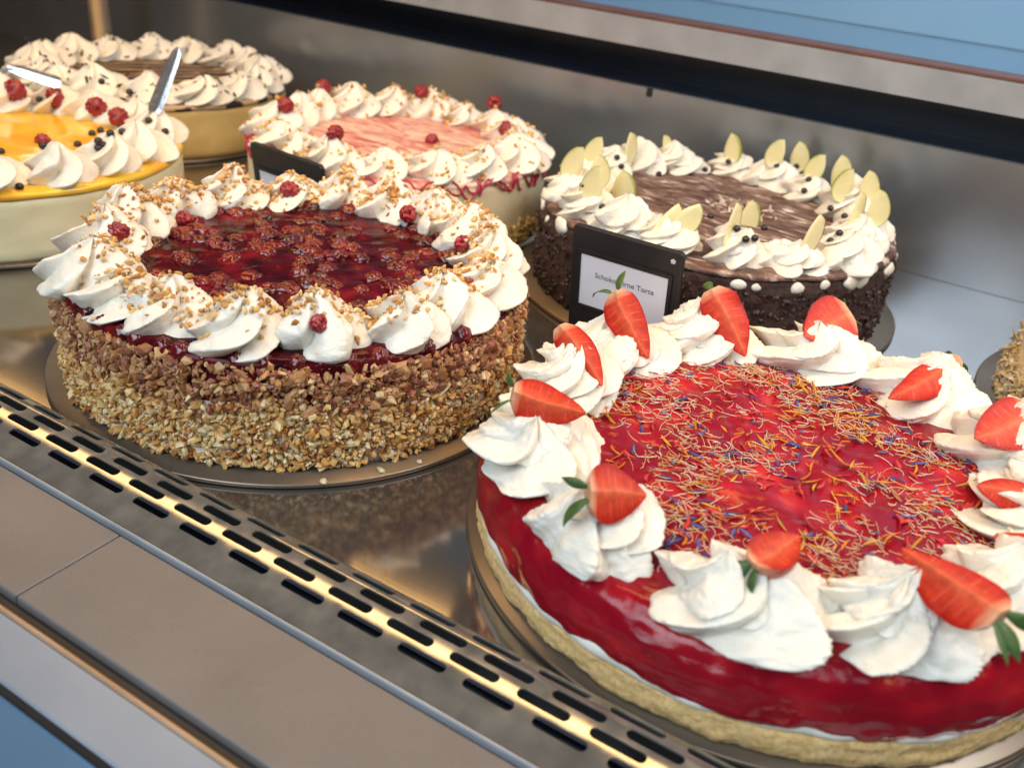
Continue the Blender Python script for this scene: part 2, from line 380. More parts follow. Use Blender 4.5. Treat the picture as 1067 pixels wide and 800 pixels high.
# ------------------------------------------------------------------ small chips (nuts, crumbs, flakes)
g = (1 + 5 ** .5) / 2
ICO = np.array([(-1, g, 0), (1, g, 0), (-1, -g, 0), (1, -g, 0), (0, -1, g), (0, 1, g), (0, -1, -g), (0, 1, -g), (g, 0, -1), (g, 0, 1), (-g, 0, -1), (-g, 0, 1)], float) / 1.9
ICOF = np.array([(0, 11, 5), (0, 5, 1), (0, 1, 7), (0, 7, 10), (0, 10, 11), (1, 5, 9), (5, 11, 4), (11, 10, 2), (10, 7, 6), (7, 1, 8),
                 (3, 9, 4), (3, 4, 2), (3, 2, 6), (3, 6, 8), (3, 8, 9), (4, 9, 5), (2, 4, 11), (6, 2, 10), (8, 6, 7), (9, 8, 1)])
def rand_rot(rng, n):
    q = rng.normal(size=(n, 4)); q /= np.linalg.norm(q, axis=1)[:, None]; w, x, y, z = q.T
    return np.stack([np.stack([1 - 2 * (y * y + z * z), 2 * (x * y - z * w), 2 * (x * z + y * w)], 1),
                     np.stack([2 * (x * y + z * w), 1 - 2 * (x * x + z * z), 2 * (y * z - x * w)], 1),
                     np.stack([2 * (x * z - y * w), 2 * (y * z + x * w), 1 - 2 * (x * x + y * y)], 1)], 1)
def chips(name, C, size, cols, mat, parent, rng, aspect=(1.25, .9, .6), smooth=False, kind='stuff', jit=.3):
    n = len(C)
    T = ICO[None] * (1 + rng.uniform(-jit, jit, (n, 12, 1))) * (np.array(aspect) * rng.uniform(.75, 1.3, (n, 3)))[:, None, :]
    T = np.einsum('nij,nkj->nki', rand_rot(rng, n), T) * np.asarray(size).reshape(-1, 1, 1)
    V = (T + C[:, None, :]).reshape(-1, 3)
    F = (ICOF[None] + (np.arange(n) * 12)[:, None, None]).reshape(-1, 3)
    o = mesh_obj(name, V, F, mat, parent, smooth=smooth, cols=np.repeat(cols, 12, 0))
    if kind: o['kind'] = kind
    return o
def pick(rng, pal, n, var=.18):
    pal = np.array(pal); c = pal[rng.integers(0, len(pal), n)]
    return np.clip(c * (1 + rng.uniform(-var, var, (n, 1))), 0, 1)
BRITTLE = [(.66, .34, .08), (.74, .43, .13), (.78, .52, .22), (.54, .23, .05), (.80, .60, .34)]
def sprinkle(cake, parts, rng, n, size, pal, name, up=.35, pref=None, lift=.5, mat='nuts', aspect=(1.25, .9, .6)):
    Cs = []
    for V, F in parts:
        N = vert_normals(V, F); ok = np.where(N[:, 2] > up)[0]
        if len(ok) < 3: continue
        w = np.clip(N[ok, 2], 0, 1)
        if pref is not None: w = w * pref(V[ok])
        if w.sum() <= 0: continue
        idx = rng.choice(ok, n, p=w / w.sum())
        Cs.append(V[idx] + N[idx] * size * lift * rng.uniform(.2, 1.6, (n, 1)) + rng.normal(0, .0008, (n, 3)))
    C = np.concatenate(Cs)
    return chips(name, C, size * rng.uniform(.55, 1.35, len(C)), pick(rng, pal, len(C)), M[mat], cake, rng, aspect)

# ------------------------------------------------------------------ raspberries
def berry_mesh(rng, R, nd=42, nth=36, nu=24, amp=.2, elong=1.15, hole=True):
    k = np.arange(nd); zz = 1 - 2 * (k + .5) / nd; aa = k * PI * (3 - 5 ** .5)
    D = np.stack([np.sqrt(1 - zz * zz) * np.cos(aa), np.sqrt(1 - zz * zz) * np.sin(aa), zz], 1) + rng.normal(0, .05, (nd, 3))
    D /= np.linalg.norm(D, axis=1)[:, None]
    u = np.linspace(0.02, PI - .02, nu); th = np.linspace(0, 2 * PI, nth, endpoint=False)
    U = np.repeat(u, nth); T = np.tile(th, nu)
    N = np.stack([np.sin(U) * np.cos(T), np.sin(U) * np.sin(T), np.cos(U)], 1)
    ang = np.arccos(np.clip((N @ D.T).max(1), -1, 1)); a0 = 2.0 / math.sqrt(nd)
    r = 1 - amp + amp * np.sqrt(np.clip(1 - (ang / a0 / .95) ** 2, 0, 1))
    if hole: r = r * (1 - .75 * np.exp(-((PI - U) / .33) ** 2))       # the hollow left by the core
    P = N * (r * R)[:, None] * np.array([1, 1, elong])
    return P, grid_faces(nu, nth)
def place_berry(rng, p, nrm, R, label, group, facing=None):
    R *= .92; P, F = berry_mesh(rng, R, amp=.24, elong=rng.uniform(.8, 1.1))
    ax = Vector(facing if facing else (rng.normal(), rng.normal(), rng.normal() * .4)).normalized()
    q = Vector((0, 0, -1)).rotation_difference(ax)
    o = mesh_obj('raspberry', P, F, M['berry'])
    o.rotation_mode = 'QUATERNION'; o.rotation_quaternion = q
    o.location = p + nrm * R * .2
    return tag(o, label, 'raspberry', group)

# ------------------------------------------------------------------ cakes
def cake_board(x, y, r, label):
    V, F = lathe([(0, 0), (r - .0012, 0), (r, .0006), (r, .0022), (r - .0008, .003), (0, .003)], 160)
    o = mesh_obj('cake_board', V, F, M['board'], loc=(x, y, .0004))
    return tag(o, label, 'cake board', 'round cake boards')
def cake_root(name, x, y, label):
    o = empty(name, (x, y, .0034)); return tag(o, label, 'cake', 'whole cakes in the display')

# ---- strawberry jelly cake
B6 = (-.0699, .3996)
cake_board(*B6, .1470, 'bronze round board under the red strawberry jelly cake with flower petals')
c6 = cake_root('strawberry_cake', *B6, 'large red strawberry jelly cake topped with coloured flower petals and cream')
r6 = np.random.default_rng(61)
V, F = lathe([(0, 0), (.139, 0), (.1415, .0015), (.1425, .006), (.1422, .0135), (.1405, .0155), (0, .0155)], 420,
             lambda P: fbm(P, 110, 3, 2) * .0009 + vnoise(P, 420, 8) * .0007 + vnoise(P, 900, 9) * .0004, step=.0012)
mesh_obj('sponge_base', V, F, M['sponge'], c6)
V, F = lathe([(.134, .0140), (.1418, .0140), (.1432, .0158), (.1434, .0178), (.1426, .0196), (.134, .0200)], 360,
             lambda P: fbm(P, 60, 31, 3) * .0013 - .0003, step=.0008)
mesh_obj('cream_layer', V, F, M['cream'], c6)
PROF6 = [(.136, .0165), (.1422, .0170), (.1436, .0195), (.1438, .026), (.1425, .0330), (.139, .0395), (.134, .0437), (.127, .0462), (.118, .0474), (.09, .0478), (.05, .0480), (0, .0480)]
def d6(P):
    e = np.hypot(P[:, 0], P[:, 1])
    low = np.clip((.024 - P[:, 2]) / .006, 0, 1) * (e > .13)
    return fbm(P * np.array([1, 1, .6]), 45, 5, 3) * .0011 + vnoise(P, 170, 21) * .0006 + np.clip(vnoise(P, 75, 23), 0, 1) * .0012 * (P[:, 2] < .045) + low * (fbm(P * np.array([1, 1, .2]), 70, 77, 2) * .0016)
V6, F6 = lathe(PROF6, 420, d6, step=.0014)
edge = np.clip((.024 - V6[:, 2]) / .006, 0, 1) * (np.hypot(V6[:, 0], V6[:, 1]) > .13)
V6[:, 2] += edge * (fbm(V6 * np.array([1, 1, 0]), 60, 88, 4) * .0016 - .0003)
mesh_obj('strawberry_jelly', V6, F6, M['jelly'], c6)
a6 = math.radians(8.9)
ros6 = ring_of_cream(c6, r6, 12, .1165, .0455, .0290, .0290, a6, dict(nth=160, nu=60, ragged=1.9, tipshift=.25, squash=(.92, 1.14), small=True, tiers=2), 1.4)
# petal and thread confetti on the jelly
def top6(x, y):
    return .0481 + fbm(np.stack([x, y, x * 0 + .048], 1), 45, 5, 3) * .0011
def ribbons(name, rng, n, L, W, pal, mat, parent, rmax, rmin=0, seg=4, curl=1.0, taper=True, thick=.00025, hgt=.0006, dens=None, zf=None):
    r = np.sqrt(rng.uniform(rmin ** 2, rmax ** 2, n)); a = rng.uniform(0, 2 * PI, n)
    x = r * np.cos(a); y = r * np.sin(a)
    if dens is not None:
        keep = dens(x, y) > rng.uniform(0, 1, n); x = x[keep]; y = y[keep]; n = len(x)
    z = (zf or top6)(x, y) + hgt + rng.uniform(0, .0009, n)
    ang = rng.uniform(0, 2 * PI, n); k = rng.normal(0, curl, n); Ln = L * rng.uniform(.6, 1.35, n); tilt = rng.normal(0, .13, n)
    VV = np.zeros((n, seg + 1, 4, 3)); px = x.copy(); py = y.copy(); pz = z.copy()
    for s in range(seg + 1):
        t = s / seg; aa = ang + k * (t - .5) * 2
        wv = W * (math.sin(PI * min(.97, max(.06, t * .9 + .1))) if taper else 1)
        nx = -np.sin(aa) * wv / 2; ny = np.cos(aa) * wv / 2
        up = np.stack([x * 0, x * 0, x * 0 + thick], 1); c = np.stack([px, py, pz], 1); nn = np.stack([nx, ny, rng.normal(0, .25, n) * wv], 1)
        VV[:, s, 0] = c - nn; VV[:, s, 1] = c + up; VV[:, s, 2] = c + nn; VV[:, s, 3] = c - up
        st = Ln / seg; px = px + np.cos(aa) * st; py = py + np.sin(aa) * st; pz = pz + tilt * st + .0007 * math.sin(t * PI) * curl * .3
    q = []
    for s in range(seg):
        for e in range(4): q.append((s * 4 + e, s * 4 + (e + 1) % 4, (s + 1) * 4 + (e + 1) % 4, (s + 1) * 4 + e))
    q.append((3, 2, 1, 0)); q.append((seg * 4, seg * 4 + 1, seg * 4 + 2, seg * 4 + 3))
    q = np.array(q); nv = (seg + 1) * 4
    Fs = (q[None] + (np.arange(n) * nv)[:, None, None]).reshape(-1, 4)
    o = mesh_obj(name, VV.reshape(-1, 3), Fs, M[mat], parent, smooth=True, cols=np.repeat(pick(rng, pal, n, .2), nv, 0))
    o['kind'] = 'stuff'; return o
dn = lambda x, y: np.clip(.42 + 1.5 * vnoise(np.stack([x, y, x * 0], 1), 42, 91), .04, 1)
ribbons('pale_threads', r6, 2900, .0076, .00025, [(.74, .56, .34), (.80, .66, .46), (.68, .42, .20), (.80, .73, .58)], 'thread', c6, .104, curl=.9, taper=False, dens=dn)
ribbons('pale_threads', r6, 150, .0065, .0004, [(.82, .62, .50), (.84, .74, .62)], 'thread', c6, .121, .10, curl=.9, taper=False, dens=dn)
dn2 = lambda x, y: np.clip(.34 + 1.6 * vnoise(np.stack([x, y, x * 0], 1), 48, 95), .02, 1)
ribbons('orange_petals', r6, 680, .0105, .0014, [(.66, .19, .008), (.72, .26, .012), (.56, .12, .008), (.70, .34, .02)], 'petals', c6, .104, curl=.35, dens=dn2)
ribbons('blue_petals', r6, 260, .0072, .0022, [(.055, .055, .22), (.09, .08, .30), (.13, .10, .30), (.05, .07, .24)], 'petals', c6, .104, curl=.45, dens=dn)
ribbons('red_petals', r6, 160, .009, .0022, [(.60, .02, .03), (.68, .05, .04)], 'petals', c6, .10, curl=.4)

# strawberry pieces: axis from tip to stem, cut faces towards 'face'
PT = [(0, .34), (.05, .62), (.12, .84), (.22, .97), (.34, 1.), (.48, .95), (.62, .81), (.75, .62), (.87, .38), (.95, .2), (1., .03)]
def strawberry(stem, tip, W, face, ang, label, leaves=3, leafdir=None, rng=None, leaf_len=.011):
    ax = (tip - stem); L = ax.length; X = ax.normalized()
    f = Vector(face); f = (f - X * f.dot(X)).normalized()       # middle of the opening between the cut faces looks along f
    Z = -f; Y = Z.cross(X)
    t = np.linspace(0, 1, 26); pr = np.interp(t, [p[0] for p in PT], [p[1] for p in PT]) * W
    pr = np.convolve(np.pad(pr, 1, 'edge'), [.2, .6, .2], 'valid'); na = 18
    VV = []; rad = []; alo = []; FF = []; fm = []
    al = np.linspace(-ang / 2, ang / 2, na)
    off = W * .42 * math.cos(ang / 2) if ang < PI else 0
    # skin
    for i in range(26):
        for a in al: VV.append((t[i] * L, pr[i] * math.sin(a), pr[i] * math.cos(a))); rad.append(1); alo.append(t[i])
    for i in range(25):
        for j in range(na - 1): FF.append((i * na + j, i * na + j + 1, (i + 1) * na + j + 1, (i + 1) * na + j)); fm.append(0)
    # two cut faces
    nr = 9
    for side in (0, na - 1):
        b = len(VV); a = al[side]
        for i in range(26):
            for j in range(nr):
                q = j / (nr - 1); dent = -.0004 * math.sin(q * PI) * (1 if side else -1)
                VV.append((t[i] * L, pr[i] * q * math.sin(a), pr[i] * q * math.cos(a))); rad.append(q); alo.append(t[i])
        for i in range(25):
            for j in range(nr - 1): FF.append((b + i * nr + j, b + i * nr + j + 1, b + (i + 1) * nr + j + 1, b + (i + 1) * nr + j)); fm.append(1)
    # stem end cap
    b = len(VV); VV.append((0, 0, 0)); rad.append(0); alo.append(0)
    for j in range(na - 1): FF.append((b, j + 1, j)); fm.append(1)
    A = np.array(VV); A = A + np.stack([A[:, 0] * 0, A[:, 0] * 0, A[:, 0] * 0], 1)
    bend = .05 * L * np.sin(np.clip(A[:, 0] / L, 0, 1) * PI); A[:, 1] += bend * (rng.uniform(-1, 1))
    A += (vnoise(A + rng.uniform(0, 9, 3), 160, 2) * .0006)[:, None] * np.array([0, 1, 1])
    Q = Matrix((X, Y, Z)).transposed()
    o = mesh_obj('strawberry_piece', A, FF, [M['straw_skin'], M['straw_flesh']], fmat=fm, attr={'rad': rad, 'along': alo})
    o.rotation_mode = 'QUATERNION'; o.rotation_quaternion = Q.to_quaternion(); o.location = stem
    tag(o, label, 'strawberry', 'strawberry pieces on cream')
    if leaves:
        parts = []
        for k in range(leaves):
            a = (k - (leaves - 1) / 2) * (1.5 / max(1, leaves - 1) if leaves > 1 else 0) + rng.normal(0, .15)
            Lf = leaf_len * rng.uniform(.8, 1.2); Wf = Lf * rng.uniform(.34, .46)
            nl, nw = 9, 5; P = []
            up = rng.uniform(.2, .9)
            for i in range(nl):
                s = i / (nl - 1); w = Wf * math.sin(PI * min(1, s * .93 + .1)) ** .9
                for j in range(nw):
                    e = (j / (nw - 1) - .5)
                    P.append((-s * Lf * math.cos(up * s * 1.6) * .75, e * w, s * Lf * math.sin(up * s * 1.4 + .35) - abs(e) * w * -.35))
            P = np.array(P)
            base = W * .30
            rot = np.array([(1, 0, 0), (0, math.cos(a), -math.sin(a)), (0, math.sin(a), math.cos(a))])
            P[:, 2] += base
            P = P @ rot.T
            Fq = grid_faces(nl, nw, False)
            P2 = P + np.array([0, 0, -.0005]); n = len(P)
            edge = []
            for i in range(nl - 1):
                edge.append((i * nw, (i + 1) * nw, n + (i + 1) * nw, n + i * nw)); edge.append((i * nw + nw - 1, n + i * nw + nw - 1, n + (i + 1) * nw + nw - 1, (i + 1) * nw + nw - 1))
            parts.append((np.concatenate([P, P2]), Fq + [tuple(n + i for i in q[::-1]) for q in Fq] + edge))
        V, F = join(parts)
        if leafdir == 'flip': V[:, 2] *= -1
        mesh_obj('calyx', V, F, M['leaf'], o)
    return o
bv6 = bvh_of(c6, ros6 + [(V6, F6)])
def sp(px, py, lift=0.0):
    p, n = hit(bv6, px, py, .07); return p - view_ray(px, py) * lift
TOCAM = lambda p: (O - p).normalized()
# stem px, tip px, height of both, half width, opening, tilt of the face, leaves
SB = [
 ((583, 338), (627, 402), .086, .066, .0105, 2.0, (.0, -.3, .6), 0, 'slim leafless strawberry wedge left of the leafy upright one'),
 ((641, 303), (676, 374), .093, .063, .0115, 2.3, (.1, -.3, .3), 2, 'upright strawberry wedge with green leaves in front of the white price card'),
 ((741, 300), (777, 372), .092, .062, .0125, 2.4, (.3, -.3, .3), 1, 'tall strawberry wedge leaning right, between the leafy upright one and the broad half'),
 ((886, 325), (838, 350), .082, .072, .0160, 3.14, (-.1, -.2, .1), 3, 'broad strawberry half, cut face forward, at the back of the red cake'),
 ((1000, 370), (926, 415), .079, .072, .0115, 2.2, (-.1, -.1, .6), 2, 'long strawberry wedge lying level, stem end towards the crumb coated cake'),
 ((1078, 428), (1016, 456), .080, .072, .0135, 3.0, (0, -.1, .4), 2, 'wide strawberry half on the rear right cream, cut short by the picture edge'),
 ((1085, 516), (1018, 506), .067, .067, .0100, 2.2, (0, .2, 1.2), 1, 'thin strip of strawberry almost sunk in cream at the right edge'),
 ((1095, 588), (1037, 556), .070, .070, .0120, 2.4, (.2, .2, .8), 1, 'strawberry tip poking from cream just behind the big dark leaved wedge'),
 ((1043, 638), (939, 570), .088, .083, .0130, 2.2, (.2, .1, .8), 3, 'big glossy strawberry wedge with dark green leaves on the right front cream'),
 ((785, 586), (812, 552), .078, .078, .0085, 3.6, (-.2, .6, .3), 2, 'small strawberry seen from its stem end, two dark leaves, on the front cream'),
 ((616, 512), (674, 516), .082, .076, .0120, 2.7, (0, -.3, .5), 2, 'short strawberry half with grey green leaves on the left front cream, cut face forward'),
 ((534, 408), (612, 430), .089, .081, .0125, 2.0, (0, -.1, .5), 2, 'strawberry wedge lying across the leftmost cream swirl, one drooping green leaf'),
]
for k, (st, tp, l1, l2, W, ang, ft, nl, lab) in enumerate(SB):
    rs = np.random.default_rng(600 + k)
    p = on_z(*st, l1); q = on_z(*tp, l2)
    if k == 9: q = p + Vector((.010, .020, .004))
    mid = (p + q) / 2; v_ = (mid - O).normalized(); hl, hn, hi_, hd = bv6.ray_cast(O, v_)      # settle the piece onto the cream behind it
    if hl is not None:
        gap = max(0., hd - (mid - O).length - .85 * W); gap = gap if gap < .02 else .004; p = p + v_ * gap; q = q + v_ * gap
    fc = TOCAM(p) + Vector(ft) * .8
    strawberry(p, q, W, fc, ang, lab, nl, None, rs, .014 if k in (1, 8, 9, 10) else .0115)

# ---- raspberry nut cake
B5 = (-.3728, .3970)
cake_board(*B5, .1490, 'bronze round board under the nut coated raspberry cake, loose crumbs on it')
c5 = cake_root('raspberry_cake', *B5, 'raspberry cake with dark red glazed top and sides coated in chopped nuts')
r5 = np.random.default_rng(51)
V, F = lathe([(0, 0), (.1345, 0), (.1352, .02), (.1350, .05), (.133, .0575), (.128, .0590), (0, .0590)], 200, lambda P: fbm(P, 60, 3, 3) * .0007, step=.003)
mesh_obj('cream_body', V, F, M['cream'], c5)
n = 20500
th = r5.uniform(0, 2 * PI, n); zz = r5.uniform(0, 1, n) ** 1.0 * .0565 + .0012
gapn = vnoise(np.stack([np.cos(th) * .13, np.sin(th) * .13, zz * 1.3], 1), 90, 4)
keep = (gapn > -.60) | (zz > .02); th = th[keep]; zz = zz[keep]; n = len(th)
rr = .1352 + r5.uniform(-.0004, .0026, n) - np.clip((zz - .05) / .008, 0, 1) * .0025
C = np.stack([rr * np.cos(th), rr * np.sin(th), zz], 1)
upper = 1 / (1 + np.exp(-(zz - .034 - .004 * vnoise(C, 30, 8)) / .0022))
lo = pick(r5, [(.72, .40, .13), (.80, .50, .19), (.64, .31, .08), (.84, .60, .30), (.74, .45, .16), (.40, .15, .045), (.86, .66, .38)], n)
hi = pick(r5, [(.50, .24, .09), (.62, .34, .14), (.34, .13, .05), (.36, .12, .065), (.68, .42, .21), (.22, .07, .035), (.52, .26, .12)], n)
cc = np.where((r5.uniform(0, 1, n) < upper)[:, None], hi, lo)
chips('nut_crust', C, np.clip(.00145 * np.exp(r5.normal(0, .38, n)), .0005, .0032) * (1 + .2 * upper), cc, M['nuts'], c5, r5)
V5, F5 = lathe([(.1340, .0330), (.1356, .0380), (.1356, .0530), (.1345, .0585), (.1325, .0612), (.126, .0620), (.08, .0622), (0, .0622)], 220, lambda P: fbm(P, 70, 12, 2) * .0009, step=.0022)
mesh_obj('berry_glaze', V5, F5, M['glaze_dark'], c5)
bp = []
for k in range(215):
    r = .122 * math.sqrt(r5.uniform()); a = r5.uniform(0, 6.283); R = r5.uniform(.0056, .0080)
    P, F = berry_mesh(r5, R, nd=24, nth=30, nu=20, amp=.19, hole=False)
    q = rand_rot(r5, 1)[0]; P = P @ q.T; P = P * np.array([1, r5.uniform(.75, 1.15), .8])
    bp.append((P + np.array([r * math.cos(a), r * math.sin(a),  .0622 + R * r5.uniform(-.50, -.05)]), F))
for k in range(60):                                     # berries pressed into the edge under the cream
    a = 2 * PI * (k + r5.uniform(-.3, .3)) / 60; R = r5.uniform(.004, .006)
    P, F = berry_mesh(r5, R, nd=26, nth=22, nu=14, amp=.22, hole=False)
    bp.append((P + np.array([.1305 * math.cos(a), .1305 * math.sin(a), .0585]), F))
V, F = join(bp); o = mesh_obj('glazed_raspberries', V, F, M['berry_glazed'], c5); o['kind'] = 'stuff'
ros5 = ring_of_cream(c5, r5, 18, .1135, .0605, .0212, .0255, math.radians(-1), dict(nth=128, nu=52, tipshift=.22, depth=.23, dome=.52, squash=(1.06, 1.02)), 1.1)
sprinkle(c5, ros5, r5, 150, .0015, BRITTLE, 'brittle_crumbs', .3, lambda V: np.exp(-((np.hypot(V[:, 0], V[:, 1]) - .108) / .012) ** 2) * (.15 + np.clip(vnoise(V, 60, 3), 0, 1)))
bv5 = bvh_of(c5, ros5 + [(V5, F5)])
RB5 = [(125, 243, .0075, 'dark raspberry on the outer left cream of the nut coated cake'), (190, 228, .0065, 'raspberry tucked into a cream fold at the rear left of the nut cake'),
       (302, 200, .0078, 'hollow raspberry on the rearmost cream of the nut cake, below the black sign'), (425, 222, .0070, 'raspberry on the rear cream of the nut cake, right after the bare swirl'),
       (484, 254, .0062, 'raspberry on the rear right cream of the nut cake, crumbs behind it'), (486, 296, .0052, 'smallest raspberry, low on the right cream of the nut cake'),
       (334, 337, .0055, 'raspberry lying on the dark glaze behind the front cream of the nut cake')]
for px, py, R, lab in RB5:
    p, n_ = hit(bv5, px, py, .085); place_berry(r5, p, n_, R, lab, 'raspberries on the nut cake', TOCAM(p) + Vector((r5.normal() * .6, r5.normal() * .6, .3)))
LOOSE = [((337, 503), .0021, 'loose nut crumb near the front edge of the nut cake board'), ((397, 491), .0022, 'pale loose nut crumb fallen at the foot of the nut cake, the larger of two'),
         ((437, 482), .0017, 'single loose nut crumb far right on the nut cake board')]
for k, ((px, py), s, lab) in enumerate(LOOSE):
    p = on_z(px, py, .0034)
    V = ICO * np.array([1.2, .9, .7]) * s * (1 + r5.uniform(-.25, .25, (12, 1)))
    o = mesh_obj('nut_crumb', V, ICOF, M['nuts'], loc=(p.x, p.y, .0034 + s * .4), smooth=False, cols=np.tile((.72, .58, .38), (12, 1)))
    tag(o, lab, 'nut crumb', 'loose nut crumbs')

# ---- chocolate apple cake
B4 = (-.2192, .7008)
cake_board(*B4, .1530, 'round board under the dark chocolate cake with apple slices')
c4 = cake_root('chocolate_apple_cake', *B4, 'dark chocolate cake with crumbly sides, marbled top and standing apple slices')
r4 = np.random.default_rng(41)
V, F = lathe([(0, 0), (.1375, 0), (.1385, .01), (.1385, .05), (.1365, .0575), (.131, .0600), (.1, .0602), (0, .0602)], 260,
             lambda P: (fbm(P * np.array([1, 1, 2]), 80, 3, 4) * .0014 + vnoise(P, 480, 9) * .0005), step=.0018)
mesh_obj('chocolate_body', V, F, M['choc_crumb'], c4)
n = 2200; th = r4.uniform(0, 2 * PI, n); zz = r4.uniform(.001, .052, n)
C = np.stack([.1388 * np.cos(th), .1388 * np.sin(th), zz], 1)
chips('chocolate_crumbs', C, r4.uniform(.0009, .0022, n), pick(r4, [(.03, .013, .010), (.055, .024, .018), (.02, .009, .007), (.09, .042, .03)], n, .3), M['nuts'], c4, r4)
V4, F4 = lathe([(.134, .0575), (.1375, .0590), (.1355, .0618), (.128, .0628), (.1, .0632), (0, .0634)], 260, lambda P: fbm(P * np.array([1, 2.2, 1]), 55, 12, 3) * .0012, step=.002)
mesh_obj('marbled_top', V4, F4, M['choc_marble'], c4)
n = 90; rr = .03 * np.sqrt(r4.uniform(0, 1, n)); th = r4.uniform(0, 2 * PI, n)
chips('pale_shavings', np.stack([.018 + rr * np.cos(th), .012 + .7 * rr * np.sin(th), .0640 + r4.uniform(0, .001, n)], 1), r4.uniform(.0008, .0022, n), pick(r4, [(.72, .64, .55), (.60, .48, .38), (.30, .18, .13)], n), M['nuts'], c4, r4, (2.2, .8, .4))
for k in range(38):
    a = 2 * PI * (k + r4.uniform(-.45, .45)) / 38; s = r4.uniform(.0024, .0064)
    u = np.linspace(.03, PI - .03, 10); t = np.linspace(0, 2 * PI, 14, endpoint=False); U = np.repeat(u, 14); T = np.tile(t, 10)
    P = np.stack([np.sin(U) * np.cos(T) * .55, np.sin(U) * np.sin(T) * 1.25, np.cos(U)], 1) * s
    P *= (1 + .2 * vnoise(P + k, 250, 3))[:, None]
    c, sn = math.cos(a), math.sin(a); rr = .1372; z0 = .0545 + r4.uniform(-.003, .0025)
    P = np.stack([P[:, 0] * c - P[:, 1] * sn + rr * c, P[:, 0] * sn + P[:, 1] * c + rr * sn, P[:, 2] + z0], 1)
    mesh_obj('cream_bead', P, grid_faces(10, 14), M['cream'], c4)
ros4 = ring_of_cream(c4, r4, 17, .1110, .0615, .0215, .0250, math.radians(20), dict(nth=96, nu=36, tipshift=.3, tiers=2), 1.5)
bv4 = bvh_of(c4, ros4 + [(V4, F4)])
def apple_slice(p, h, w, yaw, lean, red, label, rng):
    """half-moon slice standing on its long edge: flesh wedge, thin at the core, peel along the arc"""
    na, nr, tk = 20, 5, h * .24
    prof = []
    for i in range(na + 1):
        a = i / na; ang = -.28 + a * (PI / 2 + .62)
        prof.append((w * math.cos(ang) * (1 - .1 * a), h * (.15 + .92 * math.sin(max(-.2, ang)) * (1 if ang < PI / 2 else 1))))
    prof = []
    for i in range(na + 1):                              # pointed oval side: one bowed edge
        s = i / na; z = -h * .35 + s * h * 1.35
        bow = math.sin(PI * min(1, max(0, s ** .85))) ** .6
        prof.append((w * bow, z))
    VV = []; F = []
    for sd in (-1, 1):
        for x, z in prof:
            for j in range(nr):
                q = j / (nr - 1)
                VV.append((-w * .22 * math.sin(PI * (z + h * .35) / (h * 1.35)) + q * (x + 0), sd * tk * (.12 + .88 * q) * .5 * min(1, x / w * 2 + .1), z))
    n = (na + 1) * nr
    for i in range(na):
        for j in range(nr - 1):
            a = i * nr + j; F.append((a, a + 1, a + nr + 1, a + nr)); F.append((n + a, n + a + nr, n + a + nr + 1, n + a + 1))
        F.append((i * nr, (i + 1) * nr, n + (i + 1) * nr, n + i * nr))
    rot = Matrix.Rotation(yaw, 3, 'Z') @ Matrix.Rotation(lean, 3, 'Y')
    A = np.array([tuple(rot @ Vector(v)) for v in VV])
    o = mesh_obj('apple_slice', A, F, M['apple'], loc=p)
    tag(o, label, 'apple slice', 'apple slices on the chocolate cake')
    # the peel, a thin curved strip just outside the arc
    P = []; Fp = []
    for i, (x, z) in enumerate(prof):
        xo = -w * .22 * math.sin(PI * (z + h * .35) / (h * 1.35)) + x; ty = tk * .5 * min(1, x / w * 2 + .1) + .0001
        for dx in (0.0001, .0007):
            P += [(xo + dx * min(1, x / w * 3) - .0001, -ty, z), (xo + dx * min(1, x / w * 3) - .0001, ty, z)]
    for i in range(na):
        a = i * 4; b = a + 4
        Fp += [(a + 2, a + 3, b + 3, b + 2), (a, b, b + 1, a + 1), (a, a + 2, b + 2, b), (a + 1, b + 1, b + 3, a + 3)]
    mesh_obj('peel', np.array([tuple(rot @ Vector(v)) for v in P]), Fp, M['peel_red' if red else 'peel_green'], o)
    return o
